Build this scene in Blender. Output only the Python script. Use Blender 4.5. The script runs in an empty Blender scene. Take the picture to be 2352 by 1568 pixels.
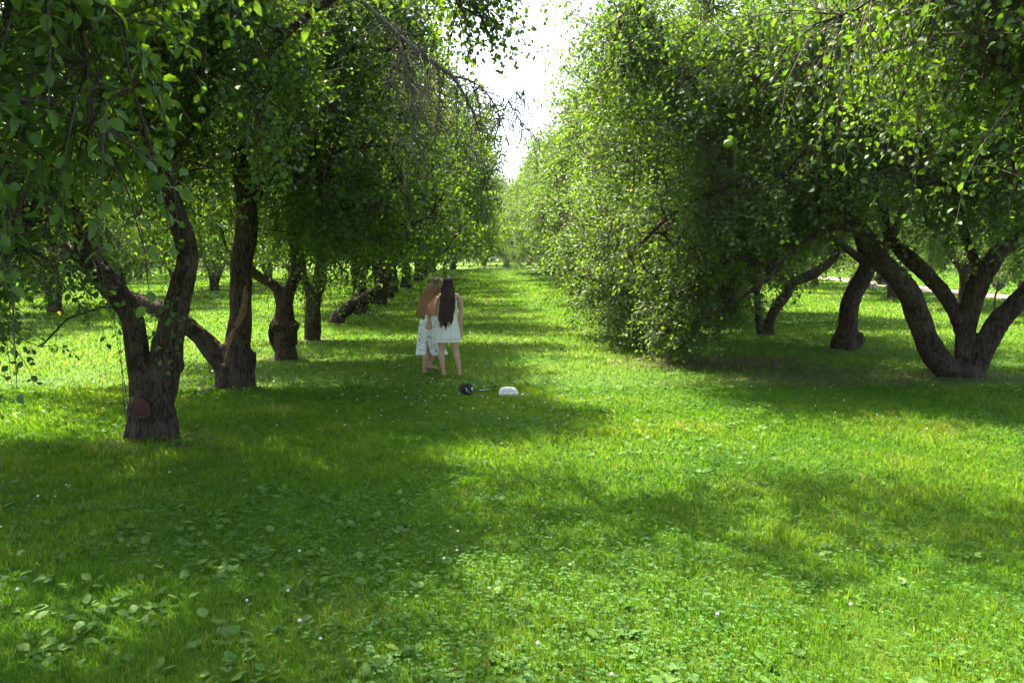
import bpy, math, random
import numpy as np
from mathutils import Vector, Matrix
from mathutils.kdtree import KDTree

sc = bpy.context.scene
COL = sc.collection
R = math.radians

# ------------------------------------------------------------------ camera
F, HORZ, EYE = 840.0, 262.0, 1.8
PITCH = math.atan((341 - HORZ) / F)
cam_d = bpy.data.cameras.new("camera"); cam = bpy.data.objects.new("camera", cam_d); COL.objects.link(cam)
cam_d.sensor_width = 36; cam_d.lens = F / 1024 * 36; cam_d.clip_start = 0.05; cam_d.clip_end = 2000
cam.location = (0, 0, EYE); cam.rotation_euler = (math.pi / 2 - PITCH, 0, 0)
sc.camera = cam
# ------------------------------------------------------------------ sky and sun
SUN_EL, SUN_DIR = R(59), Vector((-0.60, 0.80, 0)).normalized()
sun_vec = Vector((SUN_DIR.x * math.cos(SUN_EL), SUN_DIR.y * math.cos(SUN_EL), math.sin(SUN_EL)))
world = bpy.data.worlds.new("World"); sc.world = world; world.use_nodes = True
wn = world.node_tree; bg = wn.nodes["Background"]
sky = wn.nodes.new("ShaderNodeTexSky"); sky.sky_type = 'NISHITA'; sky.sun_disc = False
sky.sun_elevation = SUN_EL; sky.sun_rotation = math.atan2(sun_vec.x, sun_vec.y)
sky.dust_density = 4.0; sky.air_density = 1.0; sky.ozone_density = 1.0
wn.links.new(sky.outputs[0], bg.inputs[0]); bg.inputs[1].default_value = 0.125
sun_d = bpy.data.lights.new("sun", 'SUN'); sun_d.energy = 4.1; sun_d.angle = R(0.5); sun_d.color = (1, 0.93, 0.78)
sun = bpy.data.objects.new("sun", sun_d); COL.objects.link(sun)
sun.location = (-10, 10, 20); sun.rotation_euler = sun_vec.to_track_quat('Z', 'Y').to_euler()
sc.view_settings.view_transform = 'Standard'; sc.view_settings.look = 'None'
sc.view_settings.exposure = 2.65; sc.view_settings.gamma = 1
cy = sc.cycles
cy.max_bounces = 7; cy.diffuse_bounces = 4; cy.glossy_bounces = 2; cy.transmission_bounces = 5; cy.transparent_max_bounces = 4
cy.caustics_reflective = False; cy.caustics_refractive = False
cy.use_adaptive_sampling = True; cy.adaptive_threshold = 0.02; cy.use_denoising = True

# ------------------------------------------------------------------ geometry helpers
def gz(y):
    y = np.asarray(y, float)
    t = np.clip(y - 22, 0, 110)
    return 0.02 * t * t / (t + 8)
def ray(dx, dy):
    """pixel of the 2352 px wide view -> direction with y = 1"""
    px, py = dx * 1024 / 2352, dy * 1024 / 2352
    a, b = (px - 512) / F, (341 - py) / F
    c, s = math.cos(PITCH), math.sin(PITCH)
    d = np.array([a, c + s * b, -s + c * b])
    return d / d[1]
def PD(dx, dy, Y):
    return ray(dx, dy) * Y + np.array([0, 0, EYE])
def GD(dx, dy):
    d = ray(dx, dy); lo, hi = 1.0, 300.0
    for _ in range(60):
        m = (lo + hi) / 2
        if EYE + d[2] * m > gz(m): lo = m
        else: hi = m
    return np.array([d[0] * lo, lo, float(gz(lo))])
def hsh(i, j, k, seed):
    n = (i * 374761393 + j * 668265263 + k * 2147483647 + seed * 1274126177) & 0xFFFFFFFF
    n = ((n ^ (n >> 13)) * 1274126177) & 0xFFFFFFFF
    return ((n ^ (n >> 16)) & 0xFFFF) / 65535.0
def vnoise(p, freq, seed=0):
    q = np.asarray(p, float) * freq
    i = np.floor(q).astype(np.int64); f = q - i; f = f * f * (3 - 2 * f)
    r = 0
    for a in (0, 1):
        for b in (0, 1):
            for c in (0, 1):
                w = (f[:, 0] if a else 1 - f[:, 0]) * (f[:, 1] if b else 1 - f[:, 1]) * (f[:, 2] if c else 1 - f[:, 2])
                r = r + w * hsh(i[:, 0] + a, i[:, 1] + b, i[:, 2] + c, seed)
    return r
def fbm(p, freq, seed=0, oct=3):
    return sum(vnoise(p, freq * 2 ** o, seed + o) * 0.5 ** o for o in range(oct)) / sum(0.5 ** o for o in range(oct))
def nrm(v):
    return v / np.maximum(np.linalg.norm(v, axis=-1, keepdims=True), 1e-9)

class MB:
    """collects polygons, builds ONE mesh"""
    def __init__(s): s.v = []; s.l = []; s.t = []; s.m = []; s.r = []; s.n = 0
    def add(s, v, faces, mat=0, rnd=0.5):
        """v (n,3); faces: list of index tuples"""
        v = np.asarray(v, float)
        s.v.append(v)
        for f in faces: s.l.append(np.asarray(f) + s.n)
        s.t.append(np.array([len(f) for f in faces])); s.m.append(np.full(len(faces), mat))
        s.r.append(np.full(len(v), rnd)); s.n += len(v)
    def inst(s, V, tf, mat=0, rnd=None):
        """V (N,k,3) instances of a template whose faces are tf"""
        N, k, _ = V.shape
        s.v.append(V.reshape(-1, 3))
        flat = np.concatenate([np.asarray(f) for f in tf]); tot = np.array([len(f) for f in tf])
        s.l.append((flat[None, :] + (np.arange(N) * k)[:, None] + s.n).reshape(-1))
        s.t.append(np.tile(tot, N)); s.m.append(np.full(N * len(tf), mat))
        s.r.append(np.repeat(rnd if rnd is not None else np.full(N, .5), k)); s.n += N * k
    def mesh(s, name, mats, smooth=True):
        me = bpy.data.meshes.new(name)
        v = np.concatenate(s.v); l = np.concatenate(s.l).astype(np.int32); t = np.concatenate(s.t).astype(np.int32)
        me.vertices.add(len(v)); me.vertices.foreach_set("co", v.astype(np.float32).ravel())
        me.loops.add(len(l)); me.loops.foreach_set("vertex_index", l)
        st = np.concatenate([[0], np.cumsum(t)[:-1]]).astype(np.int32)
        me.polygons.add(len(t)); me.polygons.foreach_set("loop_start", st); me.polygons.foreach_set("loop_total", t)
        me.polygons.foreach_set("material_index", np.concatenate(s.m).astype(np.int32))
        me.polygons.foreach_set("use_smooth", np.full(len(t), smooth))
        a = me.attributes.new("rnd", 'FLOAT', 'POINT'); a.data.foreach_set("value", np.concatenate(s.r).astype(np.float32))
        for m in mats: me.materials.append(m)
        me.update(calc_edges=True)
        return me
def link(name, me, parent=None, loc=(0, 0, 0)):
    o = bpy.data.objects.new(name, me); COL.objects.link(o); o.location = loc
    if parent: o.parent = parent
    return o
def tag(o, label=None, cat=None, group=None, kind=None):
    if label: o["label"] = label
    if cat: o["category"] = cat
    if group: o["group"] = group
    if kind: o["kind"] = kind
    return o
def empty(name, loc, label, cat, group=None, rz=0):
    o = link(name, None, None, loc); o.rotation_euler = (0, 0, rz)
    o.empty_display_size = .2
    return tag(o, label, cat, group)

def catmull(P, step):
    """P (n,d) -> resampled through the points; the first three columns are position"""
    P = np.asarray(P, float)
    if len(P) < 3:
        n = max(2, int(np.linalg.norm(P[1, :3] - P[0, :3]) / step) + 1)
        t = np.linspace(0, 1, n)[:, None]
        return P[0] * (1 - t) + P[1] * t
    Q = np.vstack([2 * P[0] - P[1], P, 2 * P[-1] - P[-2]]); out = []
    for i in range(1, len(Q) - 2):
        a, b, c, d = Q[i - 1:i + 3]
        n = max(1, int(np.ceil(np.linalg.norm(c[:3] - b[:3]) / step)))
        t = (np.arange(n) / n)[:, None]
        out.append(0.5 * (2 * b + (c - a) * t + (2 * a - 5 * b + 4 * c - d) * t ** 2 + (3 * b - a - 3 * c + d) * t ** 3))
    out.append(P[-1][None]); return np.concatenate(out)
def tube(mb, P, rad, k=8, mat=0, cap=True, rnd=.5, flat=None):
    P = np.asarray(P, float); n = len(P); rad = np.broadcast_to(np.asarray(rad, float), (n,))
    T = nrm(np.gradient(P, axis=0))
    u = np.array([1.0, 0, 0]) if abs(T[0][0]) < .8 else np.array([0, 1.0, 0])
    U = []
    for i in range(n):
        u = u - T[i] * np.dot(u, T[i]); u = u / max(np.linalg.norm(u), 1e-9); U.append(u)
    U = np.array(U); Vv = np.cross(T, U)
    a = np.arange(k) * 2 * math.pi / k
    ring = P[:, None] + rad[:, None, None] * (U[:, None] * np.cos(a)[None, :, None] + Vv[:, None] * np.sin(a)[None, :, None])
    f = [(i * k + j, i * k + (j + 1) % k, (i + 1) * k + (j + 1) % k, (i + 1) * k + j) for i in range(n - 1) for j in range(k)]
    if cap: f += [tuple(range(k))[::-1], tuple((n - 1) * k + j for j in range(k))]
    mb.add(ring.reshape(-1, 3), f, mat, rnd)
def ball(mb, c, r, rot=None, seg=14, rings=9, mat=0, rnd=.5, power=1.0):
    """closed ellipsoid"""
    c = np.asarray(c, float); r = np.broadcast_to(np.asarray(r, float), (3,))
    th = np.linspace(0, math.pi, rings + 1)[1:-1]; ph = np.arange(seg) * 2 * math.pi / seg
    sgn = lambda x: np.sign(x) * np.abs(x) ** power
    v = [[0, 0, 1]] + [[sgn(math.sin(t)) * sgn(math.cos(p)), sgn(math.sin(t)) * sgn(math.sin(p)), sgn(math.cos(t))] for t in th for p in ph] + [[0, 0, -1]]
    v = np.array(v) * r
    if rot is not None: v = v @ np.array(rot).T
    f = [(0, 1 + j, 1 + (j + 1) % seg) for j in range(seg)]
    for i in range(len(th) - 1):
        f += [(1 + i * seg + j, 1 + (i + 1) * seg + j, 1 + (i + 1) * seg + (j + 1) % seg, 1 + i * seg + (j + 1) % seg) for j in range(seg)]
    L = len(v) - 1; b = 1 + (len(th) - 1) * seg
    f += [(L, b + (j + 1) % seg, b + j) for j in range(seg)]
    mb.add(v + c, f, mat, rnd)
def bx(mb, c, s, rot=None, mat=0, bev=0.0):
    c = np.asarray(c, float); h = np.asarray(s, float) / 2
    b = min(bev, h.min() * .9)
    if b <= 0:
        v = np.array([[x, y, z] for x in (-1, 1) for y in (-1, 1) for z in (-1, 1)]) * h
        f = [(0, 1, 3, 2), (4, 6, 7, 5), (0, 4, 5, 1), (2, 3, 7, 6), (0, 2, 6, 4), (1, 5, 7, 3)]
    else:
        v = []; idx = {}
        for sx in (-1, 1):
            for sy in (-1, 1):
                for sz in (-1, 1):
                    for ax in range(3):
                        p = np.array([sx, sy, sz]) * (h - b); p[ax] = (sx, sy, sz)[ax] * h[ax]
                        idx[(sx, sy, sz, ax)] = len(v); v.append(p)
        v = np.array(v); f = []
        for ax in range(3):
            o = [(1, 2), (2, 0), (0, 1)][ax]
            for sg in (-1, 1):
                q = []
                for (s1, s2) in ((-1, -1), (1, -1), (1, 1), (-1, 1)):
                    k = [0, 0, 0]; k[ax] = sg; k[o[0]] = s1; k[o[1]] = s2; q.append(idx[(*k, ax)])
                f.append(tuple(q if sg > 0 else q[::-1]))
                oth = o
            for s1 in (-1, 1):
                for s2 in (-1, 1):
                    def key(z, a_):
                        k = [0, 0, 0]; k[ax] = z; k[o[0]] = s1; k[o[1]] = s2; return idx[(*k, a_)]
                    q = [key(-1, o[0]), key(1, o[0]), key(1, o[1]), key(-1, o[1])]
                    f.append(tuple(q if s1 * s2 < 0 else q[::-1]))
        for sx in (-1, 1):
            for sy in (-1, 1):
                for sz in (-1, 1):
                    q = [idx[(sx, sy, sz, a_)] for a_ in range(3)]
                    f.append(tuple(q if sx * sy * sz > 0 else q[::-1]))
    if rot is not None: v = v @ np.array(rot).T
    mb.add(v + c, f, mat)
def remesh(mb, voxel, smooth_it=3, fac=.5):
    """fuse the closed pieces of mb into one continuous surface; returns verts, faces (quads), normals"""
    me = mb.mesh("tmp", []); o = bpy.data.objects.new("tmp", me); COL.objects.link(o)
    m = o.modifiers.new("r", 'REMESH'); m.mode = 'VOXEL'; m.voxel_size = voxel; m.adaptivity = 0
    s = o.modifiers.new("s", 'SMOOTH'); s.iterations = smooth_it; s.factor = fac
    dg = bpy.context.evaluated_depsgraph_get(); e = o.evaluated_get(dg); em = e.to_mesh()
    v = np.empty(len(em.vertices) * 3, np.float32); em.vertices.foreach_get("co", v); v = v.reshape(-1, 3).astype(float)
    n = np.empty(len(em.vertices) * 3, np.float32); em.vertex_normals.foreach_get("vector", n); n = n.reshape(-1, 3).astype(float)
    fl = np.empty(len(em.loops), np.int32); em.loops.foreach_get("vertex_index", fl)
    ft = np.empty(len(em.polygons), np.int32); em.polygons.foreach_get("loop_total", ft)
    e.to_mesh_clear(); bpy.data.objects.remove(o); bpy.data.meshes.remove(me)
    return v, fl, ft, n
def add_raw(mb, v, fl, ft, mat=0, rnd=.5):
    mb.v.append(v); mb.l.append(fl + mb.n); mb.t.append(ft); mb.m.append(np.full(len(ft), mat)); mb.r.append(np.full(len(v), rnd)); mb.n += len(v)

# ------------------------------------------------------------------ materials
def nodes(name):
    m = bpy.data.materials.new(name); m.use_nodes = True
    nt = m.node_tree; nt.nodes.clear()
    def N(t, **kw):
        n = nt.nodes.new(t)
        for k, v in kw.items():
            if k in ("i",):
                for a, b in v.items(): n.inputs[a].default_value = b
            else: setattr(n, k, v)
        return n
    L = lambda a, b: nt.links.new(a, b)
    out = N("ShaderNodeOutputMaterial")
    return m, nt, N, L, out
def ramp(N, stops):
    r = N("ShaderNodeValToRGB"); cr = r.color_ramp
    while len(cr.elements) < len(stops): cr.elements.new(.5)
    for e, (p, c) in zip(cr.elements, stops): e.position = p; e.color = (*c, 1)
    return r
def foliage(name, stops, tr, rough=.42, spec=.5, trans=.42, back=None):
    """leaf skin: glossy reflection plus light passing through; every leaf has its own tint (attribute rnd)"""
    m, nt, N, L, out = nodes(name)
    at = N("ShaderNodeAttribute", attribute_name="rnd"); r = ramp(N, stops); L(at.outputs["Fac"], r.inputs[0])
    rt = ramp(N, tr); L(at.outputs["Fac"], rt.inputs[0])
    p = N("ShaderNodeBsdfPrincipled"); p.inputs["Roughness"].default_value = rough; p.inputs["Specular IOR Level"].default_value = spec
    col = r.outputs[0]
    if back:
        g = N("ShaderNodeNewGeometry"); mx = N("ShaderNodeMix", data_type='RGBA'); L(g.outputs["Backfacing"], mx.inputs[0])
        L(col, mx.inputs[6]); mx.inputs[7].default_value = (*back, 1); col = mx.outputs[2]
    L(col, p.inputs["Base Color"])
    t = N("ShaderNodeBsdfTranslucent"); L(rt.outputs[0], t.inputs[0])
    mix = N("ShaderNodeMixShader"); mix.inputs[0].default_value = trans
    L(p.outputs[0], mix.inputs[1]); L(t.outputs[0], mix.inputs[2]); L(mix.outputs[0], out.inputs[0])
    return m
def plain(name, c, rough=.6, spec=.4, metal=0, noise=0, nscale=30, bump=0):
    m, nt, N, L, out = nodes(name)
    p = N("ShaderNodeBsdfPrincipled"); p.inputs["Base Color"].default_value = (*c, 1)
    p.inputs["Roughness"].default_value = rough; p.inputs["Specular IOR Level"].default_value = spec; p.inputs["Metallic"].default_value = metal
    if noise:
        tc = N("ShaderNodeTexCoord"); n = N("ShaderNodeTexNoise", i={"Scale": nscale, "Detail": 4}); L(tc.outputs["Object"], n.inputs["Vector"])
        r = ramp(N, [(.25, tuple(x * (1 - noise) for x in c)), (.75, tuple(min(1, x * (1 + noise)) for x in c))])
        L(n.outputs[0], r.inputs[0]); L(r.outputs[0], p.inputs["Base Color"])
        if bump:
            b = N("ShaderNodeBump", i={"Strength": bump, "Distance": .01}); L(n.outputs[0], b.inputs["Height"]); L(b.outputs[0], p.inputs["Normal"])
    L(p.outputs[0], out.inputs[0]); return m

LEAF = foliage("apple_leaf", [(0, (.027, .062, .010)), (.5, (.044, .095, .013)), (.9, (.07, .12, .017)), (1, (.16, .16, .03))],
               [(0, (.10, .21, .006)), (.5, (.15, .28, .008)), (.9, (.21, .34, .012)), (1, (.36, .33, .03))], rough=.52, spec=.28, trans=.42, back=(.055, .095, .03))
GRASS = foliage("grass_blade", [(0, (.042, .115, .006)), (.5, (.078, .17, .008)), (.9, (.145, .23, .015)), (1, (.32, .28, .09))],
                [(0, (.08, .22, .004)), (.5, (.145, .31, .006)), (.9, (.26, .37, .012)), (1, (.36, .32, .08))], rough=.55, spec=.16, trans=.45)
CLOVER = foliage("clover_leaf", [(0, (.032, .10, .014)), (.6, (.05, .14, .018)), (1, (.08, .18, .02))],
                 [(0, (.06, .22, .02)), (1, (.13, .33, .03))], rough=.65, spec=.25, trans=.35)
BROAD = foliage("plantain_leaf", [(0, (.05, .12, .014)), (.6, (.07, .155, .02)), (1, (.11, .19, .025))],
                [(0, (.08, .22, .03)), (1, (.16, .32, .04))], rough=.6, spec=.22, trans=.35)
DRYLEAF = foliage("dry_leaf", [(0, (.10, .055, .02)), (.6, (.20, .12, .05)), (1, (.30, .22, .10))], [(0, (.1, .06, .02)), (1, (.25, .18, .06))], rough=.7, spec=.2, trans=.2)
PETAL = foliage("clover_petal", [(0, (.62, .56, .5)), (.7, (.72, .70, .62)), (1, (.66, .45, .42))], [(0, (.6, .58, .5)), (1, (.6, .5, .45))], rough=.7, spec=.2, trans=.25)
TWIG = plain("twig_bark", (.055, .042, .032), .85, .2)
DEADWOOD = plain("dead_twig_bark", (.11, .09, .072), .9, .15, noise=.5, nscale=25)

def bark_mat(name, lo, mid, hi):
    m, nt, N, L, out = nodes(name)
    tc = N("ShaderNodeTexCoord"); mp = N("ShaderNodeMapping"); mp.inputs["Scale"].default_value = (1, 1, .14); L(tc.outputs["Object"], mp.inputs[0])
    nz = N("ShaderNodeTexNoise", i={"Scale": 5, "Detail": 5}); L(mp.outputs[0], nz.inputs["Vector"])
    mxv = N("ShaderNodeMix", data_type='RGBA', i={0: .38}); L(mp.outputs[0], mxv.inputs[6]); L(nz.outputs["Color"], mxv.inputs[7])
    vo = N("ShaderNodeTexVoronoi", feature='DISTANCE_TO_EDGE', i={"Scale": 30}); L(mxv.outputs[2], vo.inputs["Vector"])
    n2 = N("ShaderNodeTexNoise", i={"Scale": 5, "Detail": 6, "Roughness": .7}); L(tc.outputs["Object"], n2.inputs["Vector"])
    n3 = N("ShaderNodeTexNoise", i={"Scale": 34, "Detail": 7, "Roughness": .75}); L(mp.outputs[0], n3.inputs["Vector"])
    mr = N("ShaderNodeMapRange", i={1: 0.0, 2: .16, 3: .35, 4: 1}); L(vo.outputs["Distance"], mr.inputs[0])
    mu = N("ShaderNodeMath", operation='MULTIPLY'); L(mr.outputs[0], mu.inputs[0]); L(n3.outputs[0], mu.inputs[1])
    ad = N("ShaderNodeMath", operation='ADD'); L(mu.outputs[0], ad.inputs[0]); L(n2.outputs[0], ad.inputs[1])
    r = ramp(N, [(.50, lo), (.80, mid), (1.08 if False else 1.0, hi)]); L(ad.outputs[0], r.inputs[0])
    # lichen and moss stains
    n4 = N("ShaderNodeTexNoise", i={"Scale": 2.2, "Detail": 5}); L(tc.outputs["Object"], n4.inputs["Vector"])
    r4 = ramp(N, [(.56, (0, 0, 0)), (.68, (1, 1, 1))]); L(n4.outputs[0], r4.inputs[0])
    sc_ = N("ShaderNodeMath", operation='MULTIPLY', i={1: .45}); L(r4.outputs[0], sc_.inputs[0])
    mx = N("ShaderNodeMix", data_type='RGBA'); L(sc_.outputs[0], mx.inputs[0]); L(r.outputs[0], mx.inputs[6]); mx.inputs[7].default_value = (.05, .048, .024, 1)
    p = N("ShaderNodeBsdfPrincipled", i={"Roughness": .9, "Specular IOR Level": .2}); L(mx.outputs[2], p.inputs["Base Color"])
    b = N("ShaderNodeBump", i={"Strength": .8, "Distance": .02}); L(mu.outputs[0], b.inputs["Height"]); L(b.outputs[0], p.inputs["Normal"])
    L(p.outputs[0], out.inputs[0]); return m
BARK = bark_mat("apple_bark", (.007, .0045, .003), (.025, .0155, .0095), (.078, .052, .033))
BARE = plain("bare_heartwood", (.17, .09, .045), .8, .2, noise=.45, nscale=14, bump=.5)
WOUND = plain("wound_paint", (.075, .026, .021), .75, .2, noise=.35, nscale=40, bump=.4)
APPLE = plain("apple_skin", (.16, .26, .035), .35, .5, noise=.2, nscale=18)

# ground
def ground_mat():
    m, nt, N, L, out = nodes("lawn_soil")
    tc = N("ShaderNodeTexCoord")
    n1 = N("ShaderNodeTexNoise", i={"Scale": 60, "Detail": 5, "Roughness": .7}); L(tc.outputs["Object"], n1.inputs["Vector"])
    n2 = N("ShaderNodeTexNoise", i={"Scale": .35, "Detail": 4}); L(tc.outputs["Object"], n2.inputs["Vector"])
    n3 = N("ShaderNodeTexNoise", i={"Scale": 7, "Detail": 4}); L(tc.outputs["Object"], n3.inputs["Vector"])
    r = ramp(N, [(.3, (.045, .085, .006)), (.55, (.08, .15, .008)), (.8, (.14, .21, .02))]); L(n1.outputs[0], r.inputs[0])
    r2 = ramp(N, [(.35, (.8, .95, .8)), (.65, (1.25, 1.08, 1.0))]); L(n2.outputs[0], r2.inputs[0])
    mx = N("ShaderNodeMix", data_type='RGBA', blend_type='MULTIPLY', i={0: 1}); L(r.outputs[0], mx.inputs[6]); L(r2.outputs[0], mx.inputs[7])
    at = N("ShaderNodeAttribute", attribute_name="bare")
    ml = N("ShaderNodeMath", operation='MULTIPLY_ADD', i={1: 1.6, 2: -.35}); L(n3.outputs[0], ml.inputs[0])
    am = N("ShaderNodeMath", operation='MULTIPLY', use_clamp=True); L(at.outputs["Fac"], am.inputs[0]); L(ml.outputs[0], am.inputs[1])
    am2 = N("ShaderNodeMath", operation='MULTIPLY', use_clamp=True, i={1: 1.7}); L(am.outputs[0], am2.inputs[0])
    soil = ramp(N, [(.3, (.05, .035, .02)), (.7, (.16, .115, .065))]); L(n1.outputs[0], soil.inputs[0])
    m2 = N("ShaderNodeMix", data_type='RGBA'); L(am2.outputs[0], m2.inputs[0]); L(mx.outputs[2], m2.inputs[6]); L(soil.outputs[0], m2.inputs[7])
    p = N("ShaderNodeBsdfPrincipled", i={"Roughness": .9, "Specular IOR Level": .15}); L(m2.outputs[2], p.inputs["Base Color"])
    b = N("ShaderNodeBump", i={"Strength": .9, "Distance": .05}); L(n1.outputs[0], b.inputs["Height"]); L(b.outputs[0], p.inputs["Normal"])
    L(p.outputs[0], out.inputs[0]); return m

# ------------------------------------------------------------------ tree positions
YT = {k: GD(*v) for k, v in dict(T1=(352, 1005), T2=(541, 888), T3=(657, 822), T4=(718, 779), T5=(775, 742),
                                 R1=(2212, 862), R2=(1940, 800), R3=(1760, 768)).items()}
BOUGH = GD(1540, 838)
def bare_mask(x, y):
    m = np.zeros_like(x)
    for c, rx, ry, w in ((BOUGH + np.array([.9, .4, 0]), 2.0, 1.3, 1.0), (YT["T1"] + np.array([.25, -.2, 0]), .85, .6, 1.0), (YT["T2"], .7, .5, .7), (YT["R1"] + np.array([-1.6, -.2, 0]), 2.6, 1.2, .75),
                         (YT["T3"], .6, .5, .6), (YT["T4"], .6, .6, .8), (YT["R2"], .6, .5, .5)):
        d = ((x - c[0]) / rx) ** 2 + ((y - c[1]) / ry) ** 2
        m = np.maximum(m, w * np.clip(1.25 - d, 0, 1))
    return m
# ------------------------------------------------------------------ ground, path
def make_ground():
    ys = np.concatenate([np.linspace(-30, 0, 6), np.linspace(0.5, 30, 110), np.linspace(31, 140, 70), np.linspace(160, 900, 12)])
    xs = np.concatenate([np.linspace(-900, -80, 8), np.linspace(-70, -14, 18), np.linspace(-13, 13, 105), np.linspace(14, 70, 18), np.linspace(80, 900, 8)])
    X, Y = np.meshgrid(xs, ys); Z = gz(Y)
    bump = (fbm(np.stack([X.ravel(), Y.ravel(), 0 * X.ravel()], 1), .9, 5) - .5) * .05
    Z = Z + bump.reshape(X.shape) * (np.abs(X) < 60) * (Y < 120)
    nx, ny = len(xs), len(ys)
    mb = MB(); mb.v.append(np.stack([X.ravel(), Y.ravel(), Z.ravel()], 1)); mb.n = nx * ny
    i, j = np.meshgrid(np.arange(nx - 1), np.arange(ny - 1)); a = (j * nx + i).ravel()
    mb.l.append(np.stack([a, a + 1, a + nx + 1, a + nx], 1).ravel()); mb.t.append(np.full(len(a), 4)); mb.m.append(np.zeros(len(a)))
    mb.r.append(np.zeros(mb.n))
    me = mb.mesh("lawn", [ground_mat()])
    at = me.attributes.new("bare", 'FLOAT', 'POINT'); at.data.foreach_set("value", bare_mask(X.ravel(), Y.ravel()).astype(np.float32))
    tag(link("lawn", me), kind="structure")
make_ground()

def path():
    pts = [(1560, 617), (1700, 622), (1880, 636), (1990, 648), (2190, 671), (2352, 685), (2700, 712)]
    P = np.array([GD(*p) for p in pts]); C = catmull(P, 1.0); C[:, 2] = gz(C[:, 1]) + .03
    T = nrm(np.gradient(C, axis=0)); S = np.stack([T[:, 1], -T[:, 0], 0 * T[:, 0]], 1)
    mb = MB(); n = len(C); hw = 1.15
    rows = [C + S * (-hw) + [0, 0, -.2], C - S * hw, C - S * hw * .5 + [0, 0, .02], C + [0, 0, .03], C + S * hw * .5 + [0, 0, .02], C + S * hw, C + S * hw + [0, 0, -.2]]
    v = np.stack(rows, 1).reshape(-1, 3); k = len(rows)
    mb.add(v, [(i * k + j, (i + 1) * k + j, (i + 1) * k + j + 1, i * k + j + 1) for i in range(n - 1) for j in range(k - 1)])
    tag(link("path", mb.mesh("path", [plain("path_gravel", (.22, .155, .125), .9, .2, noise=.25, nscale=6, bump=.3)])), kind="structure")
path()

# ------------------------------------------------------------------ leaves and trees
def tpl6():
    v = np.array([[0, 0, 0], [.33, .33, .07], [.74, .25, .03], [1, 0, -.13], [.74, -.25, .03], [.33, -.33, .07]])
    return v, [(0, 1, 2, 3), (0, 3, 4, 5)]
def tpl11():
    st = [(.18, .22, 0), (.48, .335, -.01), (.8, .21, -.06)]
    v = [[0, 0, 0]]
    for t, w, z in st: v += [[t, w, z + w * .28], [t, 0, z], [t, -w, z + w * .28]]
    v.append([1.02, 0, -.14]); f = [(0, 1, 2), (0, 2, 3)]
    for i in (0, 1):
        a = 1 + i * 3; f += [(a, a + 3, a + 4, a + 1), (a + 1, a + 4, a + 5, a + 2)]
    f += [(7, 10, 8), (8, 10, 9)]
    f[0] = (0, 2, 1)[::-1]; f[1] = (0, 3, 2)[::-1]
    return np.array(v), [t[::-1] for t in f]
T6, T11 = tpl6(), tpl11()
def place_leaves(mb, O, A, Nn, size, tpl, rnd, rng, wide=1.0, mat=0):
    A = nrm(A); Nn = nrm(Nn - A * (Nn * A).sum(1, keepdims=True)); B = np.cross(Nn, A)
    tv, tf = tpl
    jit = 1 + (rng.random((len(O), 1)) - .5) * .35
    V = O[:, None] + size[:, None, None] * (tv[None, :, 0:1] * A[:, None] + tv[None, :, 1:2] * wide * jit[:, None] * B[:, None] + tv[None, :, 2:3] * Nn[:, None])
    mb.inst(V, tf, mat, rnd)

def grow(nodes_, targets, rng, arch=.12, tip=.006, cap=.06):
    """join every target to the nearest point of the growing skeleton; returns tubes and nodes"""
    pos = [p for p, r in nodes_]; rad0 = [r for p, r in nodes_]; par = [-1] * len(pos)
    arr = np.zeros((len(pos) + len(targets) * 30, 3)); arr[:len(pos)] = pos; n = len(pos)
    base = n
    d0 = np.array([np.linalg.norm(arr[:n] - t, axis=1).min() for t in targets])
    chains = []
    parents = list(par); load = [0] * n
    for ti in np.argsort(d0):
        t = targets[ti]; dv = arr[:n] - t
        d = np.linalg.norm(dv, axis=1); cost = d + np.clip(dv[:, 2], 0, 9) * .25
        k = int(np.argmin(cost)); L = d[k]
        if L < .1: continue
        m = min(28, max(2, int(np.ceil(L / .3)))); s = (np.arange(1, m + 1) / m)[:, None]
        pts = arr[k] * (1 - s) + t * s + np.array([0, 0, 1]) * np.sin(math.pi * s) * L * arch + (rng.random((m, 3)) - .5) * .09 * (s < 1)
        ids = list(range(n, n + m)); arr[n:n + m] = pts; n += m
        parents += [k] + ids[:-1]; load += [0] * m
        chains.append([k] + ids)
        q = ids[-1]
        while q >= 0: load[q] += 1; q = parents[q]
    load = np.array(load, float)
    rr = np.minimum(tip * np.sqrt(load + .6) * 1.25, cap)
    tubes = [(arr[c], np.where(np.array(c) < base, rr[c[1]], rr[c])) for c in chains]
    return arr[:n], base, tubes

def sample_blobs(blobs, n, rng, shell=.35):
    vol = np.array([b[1][0] * b[1][1] * b[1][2] * (b[2] if len(b) > 2 else 1) for b in blobs]) ** .85
    cnt = np.maximum(1, (n * vol / vol.sum()).astype(int)); P = []; O = []
    for (b, c) in zip(blobs, cnt):
        bc, br = np.array(b[0]), np.array(b[1])
        m = max(3, int(c / 62)); d = nrm(rng.normal(size=(m, 3))); r = rng.random((m, 1)) ** shell * (.82 + .36 * rng.random((m, 1)))
        cc = bc + d * r * br; w = .25 + rng.random(m) ** 2; i = rng.choice(m, c, p=w / w.sum())
        sg = np.minimum(.38, br.mean() * .32) * (.6 + .7 * rng.random((m, 1)))
        p = cc[i] + rng.normal(size=(c, 3)) * sg[i] * [1.05, 1.05, .8]
        p[:, 2] -= np.abs(rng.normal(size=c)) * sg[i][:, 0] * .7
        P.append(p); O.append(nrm(nrm(d / br)[i] + rng.normal(size=(c, 3)) * .35))
    return np.concatenate(P), np.concatenate(O)

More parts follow.
